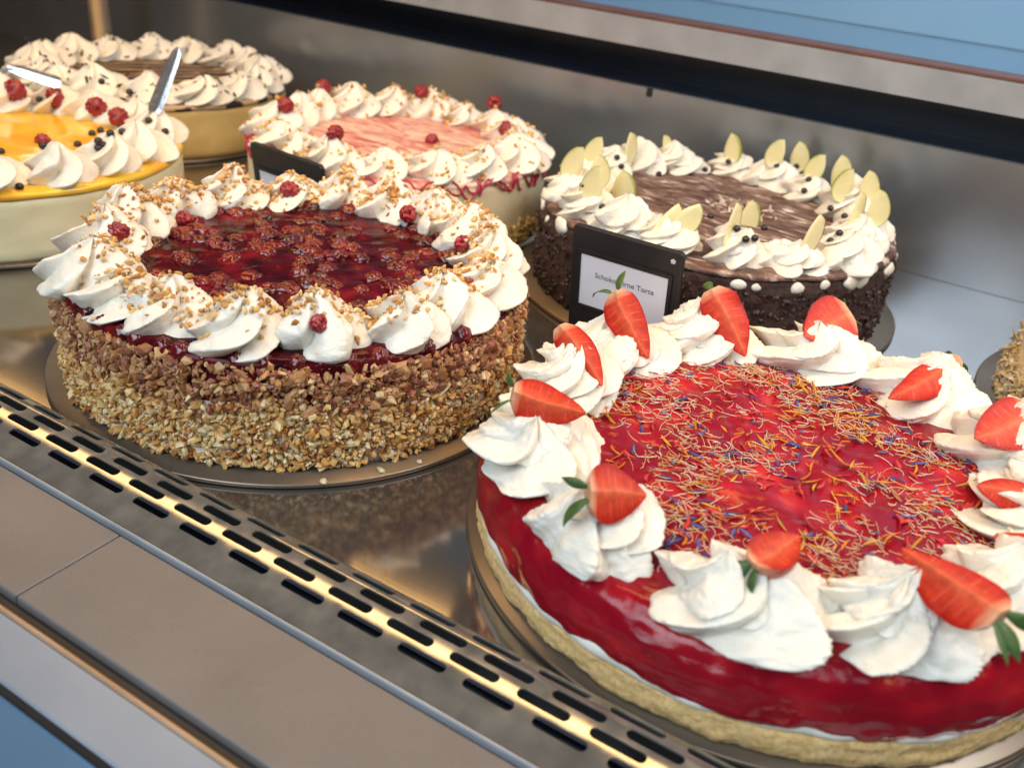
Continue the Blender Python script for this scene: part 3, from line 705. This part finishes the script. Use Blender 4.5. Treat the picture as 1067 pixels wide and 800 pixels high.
# foot px (on the cream), height, width, yaw, lean, red, label
AP = [
 (600, 182, .021, .0105, 2.6, .15, 0, 'green edged apple slice furthest left on the chocolate cake'),
 (622, 172, .022, .0105, 2.5, .05, 0, 'tallest apple slice of the cluster of three at the rear left'),
 (617, 187, .019, .0105, .5, .1, 0, 'apple slice in front of the other two in the rear left cluster'),
 (622, 204, .021, .0105, 2.7, .0, 0, 'apple slice overlapped by a rounder one, above the left end of the black price sign'),
 (641, 206, .022, .0125, .3, .1, 0, 'wide rounded apple slice above the left half of the black price sign'),
 (653, 162, .019, .0080, 1.0, .0, 0, 'lone narrow green apple slice standing on the rear left cream'),
 (693, 158, .015, .0060, 1.9, -.35, 0, 'thin apple slice leaning left on the rear cream, seen nearly edge on'),
 (757, 164, .021, .0100, 2.0, .0, 0, 'lone brown tinged apple slice upright at the middle of the rear cream'),
 (811, 169, .019, .0100, 2.7, .05, 0, 'left slice of the apple pair at the rear right, beside the lone upright slice'),
 (826, 171, .020, .0105, .4, .05, 0, 'right slice of the apple pair at the rear right, beside the lone upright slice'),
 (852, 184, .018, .0100, 2.6, .1, 0, 'shorter left slice of the second apple pair from the right rear'),
 (869, 187, .021, .0110, .5, .05, 0, 'taller right slice of the second apple pair from the right rear'),
 (881, 203, .020, .0095, 2.5, .05, 0, 'apple slice behind the red edged one at the right side of the cake'),
 (897, 204, .020, .0100, .6, .05, 0, 'apple slice on the right side cream, just above the outermost slice'),
 (886, 233, .023, .0080, 1.3, .15, 1, 'red brown edged apple slice seen edge on at the right side of the cake'),
 (907, 226, .020, .0095, .4, .05, 0, 'outermost apple slice on the right of the chocolate cake'),
 (684, 238, .022, .0085, .9, .75, 0, 'long apple slice lying slanted on the front cream, above the black price sign'),
 (705, 230, .019, .0105, .6, .75, 0, 'green peeled apple slice lying slanted behind the long slanted one'),
 (757, 244, .021, .0080, 1.0, .3, 1, 'red edged apple slice at the middle of the front cream, its edge turned forward'),
 (772, 234, .020, .0095, .5, .2, 0, 'pale apple slice just right of the red edged front one'),
 (838, 254, .021, .0075, 1.2, .35, 1, 'single bright red peeled apple slice stuck in the right front cream'),
]
for k, (px, py, h, w, yaw, lean, red, lab) in enumerate(AP):
    p, n_ = hit(bv4, px, py, .078)
    apple_slice(p, h * 1.04, w * 1.5, (1.05 + .3 if yaw in (.9, 1.0, 1.3, 1.2, 1.9) else .3 + (PI if yaw > 2 else 0)) + r4.normal(0, .16), lean * (-1 if yaw > 2 else 1), red, lab, r4)
def pearl(px, py, bv, R, lab, grp):
    p, n_ = hit(bv, px, py, .08)
    u = np.linspace(.02, PI - .02, 12); t = np.linspace(0, 2 * PI, 18, endpoint=False); U = np.repeat(u, 18); T = np.tile(t, 12)
    V = np.stack([np.sin(U) * np.cos(T), np.sin(U) * np.sin(T), np.cos(U) * .95], 1) * R
    o = mesh_obj('chocolate_pearl', V, grid_faces(12, 18), M['pearl'], loc=p + n_ * R * .5)
    tag(o, lab, 'chocolate pearl', grp)
for px, py in [(608, 194), (629, 215), (643, 165), (647, 174.5), (686, 182), (734, 178), (759, 169), (809, 172), (829.5, 175), (843, 188), (838, 199.5),
               (767, 239), (775.5, 248.5), (785, 248.5), (740, 227), (796, 239), (880.5, 227), (850, 245), (864, 250.5), (866, 218), (875.5, 244.5)]:
    pearl(px, py, bv4, .0026, 'small dark chocolate pearl on the cream of the apple cake', 'chocolate pearls on the apple cake')

# ---- pink marbled cake
B3 = (-.5105, .6721)
cake_board(*B3, .1400, 'round board under the pink marbled cake at the back')
c3 = cake_root('pink_marbled_cake', *B3, 'cream cake with pink marbled top and raspberry drizzle round its rim')
r3 = np.random.default_rng(31)
V, F = lathe([(0, 0), (.1315, 0), (.1325, .01), (.1325, .054), (.130, .0590), (.127, .0600), (0, .0600)], 180, lambda P: fbm(P, 40, 3, 2) * .0006, step=.003)
mesh_obj('cream_body', V, F, M['cream_side'], c3)
V3, F3 = lathe([(.1318, .0560), (.1328, .0585), (.1305, .0606), (.12, .0612), (0, .0616)], 160, lambda P: fbm(P, 40, 12, 3) * .0007, step=.003)
mesh_obj('marbled_top', V3, F3, M['pink_marble'], c3)
n = 1700; th = r3.uniform(0, 2 * PI, n); zz = np.abs(r3.normal(0, .0085, n)) + .001
chips('yellow_crumbs', np.stack([.1332 * np.cos(th), .1332 * np.sin(th), zz], 1), r3.uniform(.0012, .0028, n), pick(r3, [(.66, .44, .14), (.72, .52, .22), (.60, .36, .10)], n), M['nuts'], c3, r3)
def tube(P, r, ns=8):
    P = np.array(P); n = len(P); T = np.gradient(P, axis=0); T /= np.linalg.norm(T, axis=1)[:, None] + 1e-12
    A = np.cross(T, [0.1, .2, 1.]); A /= np.linalg.norm(A, axis=1)[:, None] + 1e-12; B = np.cross(T, A)
    a = np.linspace(0, 2 * PI, ns, endpoint=False)
    V = P[:, None] + r * (A[:, None] * np.cos(a)[None, :, None] + B[:, None] * np.sin(a)[None, :, None])
    return V.reshape(-1, 3), grid_faces(n, ns)
t = np.linspace(0, 2 * PI, 2400); dz = []
for ph, nl, am in ((0, 46, .011), (1.7, 31, .008)):
    a = t + .05 * np.sin(nl * t * .5 + ph); s = .004 + am * np.sin(nl * t + ph) * (.7 + .3 * np.sin(7 * t + ph))
    r = np.where(s < 0, .1320 + s, .1336); z = np.where(s < 0, .0622, .0604 - s)
    k = np.ones(9) / 9; r = np.convolve(np.pad(r, 4, 'wrap'), k, 'valid'); z = np.convolve(np.pad(z, 4, 'wrap'), k, 'valid')
    dz.append(tube(np.stack([r * np.cos(a), r * np.sin(a), z], 1), .0009, 6))
V, F = join(dz); mesh_obj('raspberry_drizzle', V, F, M['drizzle'], c3)
ros3 = ring_of_cream(c3, r3, 17, .1085, .0600, .0235, .025, .1, dict(nth=72, nu=28), 1.2)
sprinkle(c3, ros3, r3, 60, .0017, BRITTLE, 'brittle_crumbs', .25, lambda V: .2 + np.clip(vnoise(V, 50, 3), 0, 1))
bv3 = bvh_of(c3, ros3 + [(V3, F3)])
for px, py, R, lab in [(337, 93, .0085, 'raspberry on the far rear cream of the pink marbled cake, towards the left'), (297, 111, .0080, 'raspberry at the left end of the pink marbled cake'),
                       (440, 98, .0085, 'raspberry on the rear cream of the pink cake, at its middle'), (515, 109, .0085, 'raspberry at the rear right of the pink marbled cake'),
                       (528, 135, .0082, 'raspberry on the right side cream of the pink marbled cake'), (348, 141, .0085, 'wide raspberry on the front left cream of the pink marbled cake'),
                       (450, 149, .0078, 'raspberry on the front middle cream of the pink marbled cake')]:
    p, n_ = hit(bv3, px, py, .085); place_berry(r3, p, n_, R, lab, 'raspberries on the pink marbled cake')

# ---- yellow glazed cake
B1 = (-.7344, .4345)
cake_board(*B1, .1440, 'round board under the yellow glazed cake at the left edge')
c1 = cake_root('yellow_glazed_cake', *B1, 'white sided cake with shiny yellow fruit glaze on top, cut by the left edge')
r1 = np.random.default_rng(11)
V, F = lathe([(0, 0), (.1390, 0), (.1405, .006), (.1402, .043), (.1385, .0480), (0, .0480)], 180, lambda P: fbm(P, 60, 3, 3) * .0006, step=.003)
mesh_obj('cream_body', V, F, M['custard_side'], c1)
V1, F1 = lathe([(.136, .0455), (.1402, .0458), (.1412, .0480), (.1400, .0510), (.134, .0522), (0, .0526)], 180, lambda P: fbm(P, 40, 12, 2) * .0006, step=.003)
mesh_obj('yellow_glaze', V1, F1, M['yellow_glaze'], c1)
ros1 = ring_of_cream(c1, r1, 16, .1150, .0515, .0235, .027, .15, dict(nth=96, nu=36), 1.1)
bv1 = bvh_of(c1, ros1 + [(V1, F1)])
for px, py, R, lab in [(15, 97, .0098, 'largest raspberry on the yellow glazed cake, nearest the left edge'), (60, 103, .0092, 'raspberry on the yellow cake with a silver strip right above it'),
                       (98, 112, .0085, 'hollow raspberry on the yellow cake, two away from the left edge one'), (124, 123, .0078, 'flat lying raspberry half at the inner end of the row on the yellow cake'),
                       (45, 149, .0060, 'raspberry half hidden behind the front cream of the yellow cake')]:
    p, n_ = hit(bv1, px, py, .075); place_berry(r1, p, n_, R * 1.22, lab, 'raspberries on the yellow glazed cake')
for px, py in [(41, 103), (106, 87), (135, 98), (156, 127), (172.5, 138.5), (96, 141), (105, 138), (113, 139), (102, 147), (106, 151), (102, 154), (47, 153), (81, 152.5), (1, 160), (20.5, 197), (128, 137)]:
    pearl(px, py, bv1, .0031, 'small dark chocolate pearl on the yellow glazed cake', 'chocolate pearls on the yellow cake')
# glare on the case glass, shaped as solid shiny strips in the cream
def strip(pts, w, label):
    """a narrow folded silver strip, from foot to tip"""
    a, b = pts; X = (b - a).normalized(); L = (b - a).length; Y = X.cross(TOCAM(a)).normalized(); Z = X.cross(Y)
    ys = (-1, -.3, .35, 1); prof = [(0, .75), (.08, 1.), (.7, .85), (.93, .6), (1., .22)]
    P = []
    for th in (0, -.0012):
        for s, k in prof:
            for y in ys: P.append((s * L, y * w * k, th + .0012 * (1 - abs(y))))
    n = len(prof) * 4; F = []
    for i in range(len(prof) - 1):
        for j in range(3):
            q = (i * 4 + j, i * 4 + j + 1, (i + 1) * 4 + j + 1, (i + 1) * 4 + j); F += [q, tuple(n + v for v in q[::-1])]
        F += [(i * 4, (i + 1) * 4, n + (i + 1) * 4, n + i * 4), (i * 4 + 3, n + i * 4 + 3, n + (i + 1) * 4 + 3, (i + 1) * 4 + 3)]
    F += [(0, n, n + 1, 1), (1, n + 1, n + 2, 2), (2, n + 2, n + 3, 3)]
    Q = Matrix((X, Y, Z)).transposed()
    o = mesh_obj('reflection_strip', P, F, M['reflection'], smooth=False); o.rotation_mode = 'QUATERNION'; o.rotation_quaternion = Q.to_quaternion(); o.location = a
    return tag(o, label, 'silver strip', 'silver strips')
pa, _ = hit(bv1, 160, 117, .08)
strip((pa, pa + BU * .052 + BR * .023 - BF * .006), .0058, 'upright silvery strip of glass glare on the rear cream of the yellow glazed cake')
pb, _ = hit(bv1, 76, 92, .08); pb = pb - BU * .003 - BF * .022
strip((pb, pb + BU * .014 - BR * .046 - BF * .004), .0052, 'silvery strip of glass glare lying slanted above the raspberries of the yellow glazed cake')

# ---- feathered chocolate cake
B2 = (-.8600, .6900)
cake_board(*B2, .1400, 'round board under the dark striped cake in the far corner')
c2 = cake_root('striped_chocolate_cake', *B2, 'golden sided cake with dark feather striped chocolate top in the far corner')
r2 = np.random.default_rng(21)
V, F = lathe([(0, 0), (.1390, 0), (.1400, .006), (.1400, .046), (.138, .0510), (0, .0510)], 160, lambda P: fbm(P, 60, 3, 3) * .0006, step=.004)
mesh_obj('cheesecake_body', V, F, M['cheese_side'], c2)
V2, F2 = lathe([(.1375, .0470), (.1406, .0480), (.1412, .0505), (.1395, .0530), (.13, .0538), (0, .0540)], 160, lambda P: fbm(P, 40, 12, 2) * .0006, step=.004)
mesh_obj('chocolate_top', V2, F2, M['feather'], c2)
ros2 = ring_of_cream(c2, r2, 16, .1130, .0525, .0270, .027, .1, dict(nth=72, nu=28), 1.1)
sprinkle(c2, ros2, r2, 24, .0017, [(.03, .014, .01), (.05, .025, .018)], 'chocolate_sprinkles', .3, None, .6, aspect=(2.2, .6, .5))

# ---- cake at the right edge
B7 = (.1560, .6900)
cake_board(*B7, .1600, 'round board under the crumb coated pale cake at the right edge')
c7 = cake_root('coconut_cake', *B7, 'pale cream cake with flaky crumbs round its foot, cut by the right edge')
r7 = np.random.default_rng(71)
V, F = lathe([(0, 0), (.1420, 0), (.1415, .02), (.1330, .060), (.130, .0690), (.126, .0705), (0, .0710)], 160, lambda P: fbm(P, 60, 3, 3) * .0007, step=.003)
mesh_obj('cream_body', V, F, M['cream_side'], c7)
n = 4200; th = r7.uniform(0, 2 * PI, n); zz = np.abs(r7.normal(0, .013, n)) + .0005; zz = np.where(zz > .034, zz * .5, zz)
chips('coconut_flakes', np.stack([(.1425 + r7.uniform(0, .005, n)) * np.cos(th), (.1425 + r7.uniform(0, .005, n)) * np.sin(th), zz], 1), r7.uniform(.0012, .0026, n),
      pick(r7, [(.62, .46, .24), (.70, .56, .34), (.54, .36, .16), (.74, .63, .44)], n), M['coconut'], c7, r7, (2.1, .8, .35))
ring_of_cream(c7, r7, 14, .112, .0700, .0260, .026, .2, dict(nth=60, nu=24), 1)

# ------------------------------------------------------------------ price tags
def text_mesh(body, size, name, mat, parent):
    cu = bpy.data.curves.new('txt', 'FONT'); cu.body = body; cu.size = size; cu.align_x = 'CENTER'; cu.extrude = .00006
    to = bpy.data.objects.new('txt', cu); COL.objects.link(to)
    bpy.context.view_layer.update()
    me = bpy.data.meshes.new_from_object(to.evaluated_get(bpy.context.evaluated_depsgraph_get()))
    bpy.data.objects.remove(to); me.materials.clear(); me.materials.append(mat); me.name = name
    o = bpy.data.objects.new(name, me); COL.objects.link(o); o.parent = parent
    return o
def rounded(w, h, r, t, n=5):
    """rounded plate in local XZ, front face at y=0, thickness t to the back"""
    pts = []
    for cx, cz, a0 in ((w / 2 - r, h - r, 0), (-w / 2 + r, h - r, PI / 2), (-w / 2 + r, r, PI), (w / 2 - r, r, 1.5 * PI)):
        for k in range(n + 1):
            a = a0 + PI / 2 * k / n; pts.append((cx + r * math.cos(a), cz + r * math.sin(a)))
    m = len(pts); V = [(x, 0, z) for x, z in pts] + [(x, t, z) for x, z in pts]
    F = [tuple(range(m))[::-1], tuple(range(m, 2 * m))] + [(i, (i + 1) % m, m + (i + 1) % m, m + i) for i in range(m)]
    return V, F
def price_tag(x, y, yaw, lean, w, h, label, cw, ch, cz, txt, emblem):
    root = empty('price_tag', (x, y, .0006)); root.rotation_euler = (-lean, 0, yaw); tag(root, label, 'price tag', 'black price tags')
    V, F = rounded(w, h, .003, .004); bevel(mesh_obj('holder', V, F, M['black'], root, smooth=False), .0006)
    V, F = prism_x([(.004, 0), (.045, 0), (.045, .002), (.0075, .002), (.0045, .03), (.004, .03)], -w / 2 + .004, w / 2 - .004)
    mesh_obj('foot', V, F, M['black'], root, smooth=False)
    # the raised lip framing the card
    lip = []
    x0, x1, z0, z1, b = -cw / 2, cw / 2, cz, cz + ch, .0024
    for bx in ((x0 - b, x1 + b, z1, z1 + b), (x0 - b, x1 + b, z0 - b, z0), (x0 - b, x0, z0 + .0001, z1 - .0001), (x1, x1 + b, z0 + .0001, z1 - .0001)):
        lip.append(box_vf(bx[0], bx[1], -.0014, -.0001, bx[2], bx[3]))
    V, F = join(lip); mesh_obj('card_frame', V, F, M['black'], root, smooth=False)
    V, F = box_vf(x0, x1, -.0006, -.0001, z0, z1); card = mesh_obj('card', V, F, M['card'], root, smooth=False)
    if txt:
        t = text_mesh(txt, .0050, 'lettering', M['ink'], card); t.rotation_euler = (PI / 2, 0, 0); t.location = (.001, -.00075, z0 + ch * .60)
    if emblem:
        pa = []
        for k in range(5):
            a = 2 * PI * k / 5; V, F = box_vf(-.0005, .0005, -.0004, -.0001, .0003, .0016); V = np.array(V)
            V = np.stack([V[:, 0] * math.cos(a) - V[:, 2] * math.sin(a), V[:, 1], V[:, 0] * math.sin(a) + V[:, 2] * math.cos(a)], 1) + np.array([w / 2 - .006, 0, h - .006])
            pa.append((V, F))
        V, F = join(pa); mesh_obj('emblem', V, F, M['card'], root, smooth=False)
    return root
price_tag(-.2055, .512, 0, -.16, .0735, .0985, 'black price tag with white card in front of the chocolate apple cake', .0590, .036, .0450, 'Schoko-Birne Torte', True)
price_tag(-.5020, .528, -.10, -.12, .0810, .0800, 'plain black tag holder between the nut cake and the pink marbled cake', .0645, .030, .0300, None, False)

# ------------------------------------------------------------------ display case
XL, XR = -1.55, .75
V, F = box_vf(XL, XR, .2535, .8765, -.02, 0); tag(mesh_obj('floor', V, F, M['steel'], smooth=False), 'brushed steel floor plate of the display case under the cakes', 'display floor', None, 'structure')
# rear wall panel, dark recess, rail, blue panel
V, F = prism_x([(.8775, -.02), (.8775, .1120), (.8850, .1120), (.8850, -.02)], XL, XR)
bpn = mesh_obj('back_panel', V, F, M['steel_wall'], smooth=False)
V, F = box_vf(-.367, -.362, .8755, .8773, .1045, .1125); mesh_obj('clip', V, F, M['black'], bpn, smooth=False)
tag(bpn, 'low brushed steel back panel standing behind the cakes', 'steel panel')
V, F = prism_x([(.8860, -.02), (.8860, .108), (.97, .108), (.97, .155), (.974, .155), (.974, -.02)], XL, XR)
tag(mesh_obj('dark_recess', V, F, M['gap'], smooth=False), 'dark air slot between the steel back panel and the rail', 'air slot')
rail = mesh_obj('steel_rail', *prism_x([(.8780, .1478), (.8780, .1722), (.8800, .1740), (.905, .1740), (.905, .1478)], XL, XR), M['steel_rail'], smooth=False)
tag(rail, 'long steel rail above the dark slot at the back of the case', 'rail')
V, F = prism_x([(.8785, .1742), (.8785, .1762), (.9050, .1772), (.9050, .1742)], XL, XR)
mesh_obj('rail_edge', V, F, M['redbrown'], rail, smooth=False)
V, F = prism_x([(1.30, -.30), (1.42, 1.1), (1.43, 1.1), (1.31, -.30)], -2.6, 1.2)
bc = mesh_obj('blue_counter', V, F, M['blue'], smooth=False)
V, F = prism_x([(1.3370, .1550), (1.3957, .84), (1.4030, .84), (1.3440, .1550)], -2.55, 1.15); mesh_obj('upper_band', V, F, M['blue_light'], bc, smooth=False)
tag(bc, 'light blue glossy counter front behind the steel rail', 'counter front')
# left end of the case
V, F = box_vf(-1.53, -1.50, .26, .875, 0, .60); tag(mesh_obj('side_panel', V, F, M['brownwall'], smooth=False), 'dark brown end panel of the case at the far left', 'end panel')
pp = on_z(78, 60, 0.03)
V, F = lathe([(0, 0), (.018, 0), (.018, .004), (.0125, .006), (.0125, .55), (0, .55)], 32)
tag(mesh_obj('steel_post', V, F, M['post'], loc=(-1.085, .800, .0004)), 'round warm metal post in the far left corner of the case', 'post')
# perforated vent strip along the front
Y0, Z0, SB0, RB = .2085, .0080, .0290, .0138
# gently crowned sheet: rises towards the cakes, then rolls down to the floor; angle of the surface against s
_ss = np.linspace(0, .06, 601)
_aa = np.where(_ss < SB0, np.radians(np.interp(_ss, [0, .010, .0135, .0245, SB0], [-15, -15.5, -15, -8.5, -7.5])), np.radians(-7.5) + (_ss - SB0) / RB)
_aa = np.minimum(_aa, PI / 2)
_yy = Y0 + np.concatenate([[0], np.cumsum(np.cos(_aa[:-1]) * 1e-4)]); _zz = Z0 - np.concatenate([[0], np.cumsum(np.sin(_aa[:-1]) * 1e-4)])
def bend(s): return float(np.interp(s, _ss, _yy)), float(np.interp(s, _ss, _zz))
VV = []; FF = []; NN = []
def addv(x, s, dn=0., nn=None):
    y, z = bend(s); a = float(np.interp(s, _ss, _aa))
    n_ = (0, math.sin(a), math.cos(a))
    VV.append((x, y - n_[1] * dn, z - n_[2] * dn)); NN.append(nn or n_); return len(VV) - 1
PITCH, SL, SW = .0309, .0226, .0048
ROWS = [(.0110, .0182, -.3966), (.0182, .0250, -.4075), (.0250, .0318, -.3960), (.0318, .0384, -.4058), (.0384, .0448, -.3960)]
x_lo, x_hi = -1.45, .70
for s0, s1, ph in ROWS:
    k0 = math.floor((x_lo - ph) / PITCH); k1 = math.ceil((x_hi - ph) / PITCH)
    for k in range(k0, k1):
        cx = ph + k * PITCH; cs = (s0 + s1) / 2; xa, xb = cx - PITCH / 2, cx + PITCH / 2; w = SW / 2; hl = SL / 2 - w
        ns = 9; ins = []; outs = []
        for sg in (1, -1):
            for i in range(ns):
                a = -PI / 2 + PI * i / (ns - 1)
                ins.append((cx + sg * (hl + w * math.cos(a)), cs + sg * w * math.sin(a), (-sg * math.cos(a), -sg * math.sin(a), 0)))
                t_ = sg * math.sin(a); f2 = (t_ + 1) / 2; sv = s0 + (s1 - s0) * f2
                outs.append((cx + sg * hl, s0 if t_ < 0 else s1) if i in (0, ns - 1) else (xb if sg > 0 else xa, s0 if i == 1 and sg > 0 or i == ns - 2 and sg < 0 else s1 if i in (1, ns - 2) else sv))
        rings = []
        for f in (0, .34, .67, 1.):                       # several rings so that the bend stays round
            rings.append([addv(o_[0] + (i_[0] - o_[0]) * f, o_[1] + (i_[1] - o_[1]) * f) for o_, i_ in zip(outs, ins)])
        m_ = len(ins)
        for A_, B_ in zip(rings, rings[1:]):
            for i in range(m_): FF.append((A_[i], A_[(i + 1) % m_], B_[(i + 1) % m_], B_[i]))
        W0 = [addv(i_[0], i_[1], .0001, (i_[2][0], i_[2][1], .5)) for i_ in ins]; W1 = [addv(i_[0], i_[1], .0011, i_[2]) for i_ in ins]
        for i in range(m_): FF.append((W0[i], W0[(i + 1) % m_], W1[(i + 1) % m_], W1[i])); FF.append((rings[-1][i], rings[-1][(i + 1) % m_], W0[(i + 1) % m_], W0[i]))
def sheet(ss):
    prev = None
    for s in ss:
        a, b = addv(x_lo - .02, s), addv(x_hi + .02, s)
        if prev: FF.append((prev[0], prev[1], b, a))
        prev = (a, b)
sheet([.0, .005, .0110]); sheet([.0448, .0460, .0475, .0490, .0505, .0520, .054])
vent = mesh_obj('vent_strip', VV, FF, M['steel_vent'], smooth=True)
vent.data.normals_split_custom_set_from_vertices([Vector(n_).normalized() for n_ in NN])
tag(vent, 'perforated steel vent strip with rows of slots along the front of the case', 'vent strip')
V, F = box_vf(XL, XR, Y0 + .001, .2530, -.03, -.024); tag(mesh_obj('vent_channel', V, F, M['gap'], smooth=False), 'dark channel seen through the slots of the vent strip', 'air channel')
# lip and ledge
V, F = prism_x([(.2066, -.01), (.2066, .0080), (.2070, .0088), (.2076, .0088), (.2080, .0080), (.2080, -.01)], XL, XR)
lg = empty('front_ledge', (0, 0, 0)); tag(lg, 'taupe front ledge with seams and a bright metal edge below the vent strip', 'ledge')
mesh_obj('bright_lip', V, F, M['steel_rail'], lg, smooth=False)
V, F = prism_x([(.2052, -.01), (.2052, .0046), (.2064, .0046), (.2064, -.01)], XL, XR); mesh_obj('dark_joint', V, F, M['joint_shade'], lg, smooth=False)  # narrow dark joint between ledge and lip
SX = (-.9480, -.3035, .3410)
edges = [XL] + list(SX) + [XR]
for a, b in zip(edges, edges[1:]):
    V, F = prism_x([(.1548, -.01), (.1548, .0052), (.1555, .0062), (.2050, .0066), (.2050, -.01)], a + .0004, b - .0004)
    bevel(mesh_obj('ledge_panel', V, F, M['ledge'], lg, smooth=False), .0004, 1)
V, F = prism_x([(.1488, -.01), (.1488, .0022), (.1547, .0022), (.1547, -.01)], XL, XR); mesh_obj('edge_shade_channel', V, F, M['joint_shade'], lg, smooth=False)  # dark channel standing in for the soft shade beside the edge
V, F = prism_x([(.1462, -.01), (.1462, .0062), (.1468, .0070), (.1480, .0070), (.1487, .0062), (.1487, -.01)], XL, XR); mesh_obj('copper_edge', V, F, M['copper'], lg, smooth=False)
fs = empty('front_strip', (0, 0, 0)); tag(fs, 'pale steel strip sloping down in front of the ledge, at the lower left', 'steel strip')
V, F = prism_x([(.1262, -.012), (.1262, .0030), (.1270, .0040), (.1452, .0070), (.1460, .0062), (.1460, -.012)], XL, XR); mesh_obj('strip_face', V, F, M['pale_strip'], fs, smooth=False)
V, F = prism_x([(.1236, -.012), (.1236, .0022), (.1260, .0026), (.1260, -.012)], XL, XR); mesh_obj('black_gasket', V, F, M['black'], fs, smooth=False)
bs = mesh_obj('blue_strip', *prism_x([(.04, -.020), (.04, -.008), (.1216, .0016), (.1224, .0024), (.1233, .0018), (.1233, -.020)], XL, XR), M['bluestrip'], smooth=False)
tag(bs, 'blue front edge of the case in the bottom left corner', 'front edge')

# ------------------------------------------------------------------ light
W = bpy.data.worlds.new('World'); S.world = W; W.use_nodes = True
W.node_tree.nodes['Background'].inputs['Color'].default_value = (.55, .62, .75, 1); W.node_tree.nodes['Background'].inputs['Strength'].default_value = .06
def area(name, loc, target, sx, sy, col, power):
    l = bpy.data.lights.new(name, 'AREA'); l.shape = 'RECTANGLE'; l.size = sx; l.size_y = sy; l.color = col; l.energy = power
    o = bpy.data.objects.new(name, l); COL.objects.link(o); o.location = loc
    o.rotation_mode = 'QUATERNION'; o.rotation_quaternion = (Vector(target) - Vector(loc)).to_track_quat('-Z', 'Y'); return o
area('case_lamp', (-.40, .40, .52), (-.40, .52, 0), 1.9, .075, (1., .62, .27), 3.7).data.spread = math.radians(150)
area('rear_warm_fill', (-.40, .68, .50), (-.40, .60, 0), 1.9, .05, (1., .58, .20), 2.2).data.spread = math.radians(150)  # added warm fill for the rear cake tops and the floor
area('window_light', (-.32, -.80, .95), (-.15, .27, .0), 1.4, .9, (.76, .89, 1.), 6.0).data.spread = math.radians(80)
area('right_cool_fill', (.9, -.2, 1.4), (-.1, .5, .0), .8, .8, (.72, .86, 1.), 5)  # added cool fill for the right side of the back wall
area('counter_fill', (.75, .80, 1.25), (.1, 1.35, .35), .7, .5, (.68, .86, 1.), 13)  # added cool lamp that brightens the blue counter

S.view_settings.view_transform = 'Standard'; S.view_settings.look = 'None'; S.view_settings.exposure = -.06; S.view_settings.gamma = 1
S.render.engine = 'CYCLES'
S.cycles.max_bounces = 8; S.cycles.diffuse_bounces = 3; S.cycles.glossy_bounces = 4; S.cycles.caustics_reflective = False; S.cycles.caustics_refractive = False
S.cycles.use_denoising = True; S.cycles.sample_clamp_indirect = 6
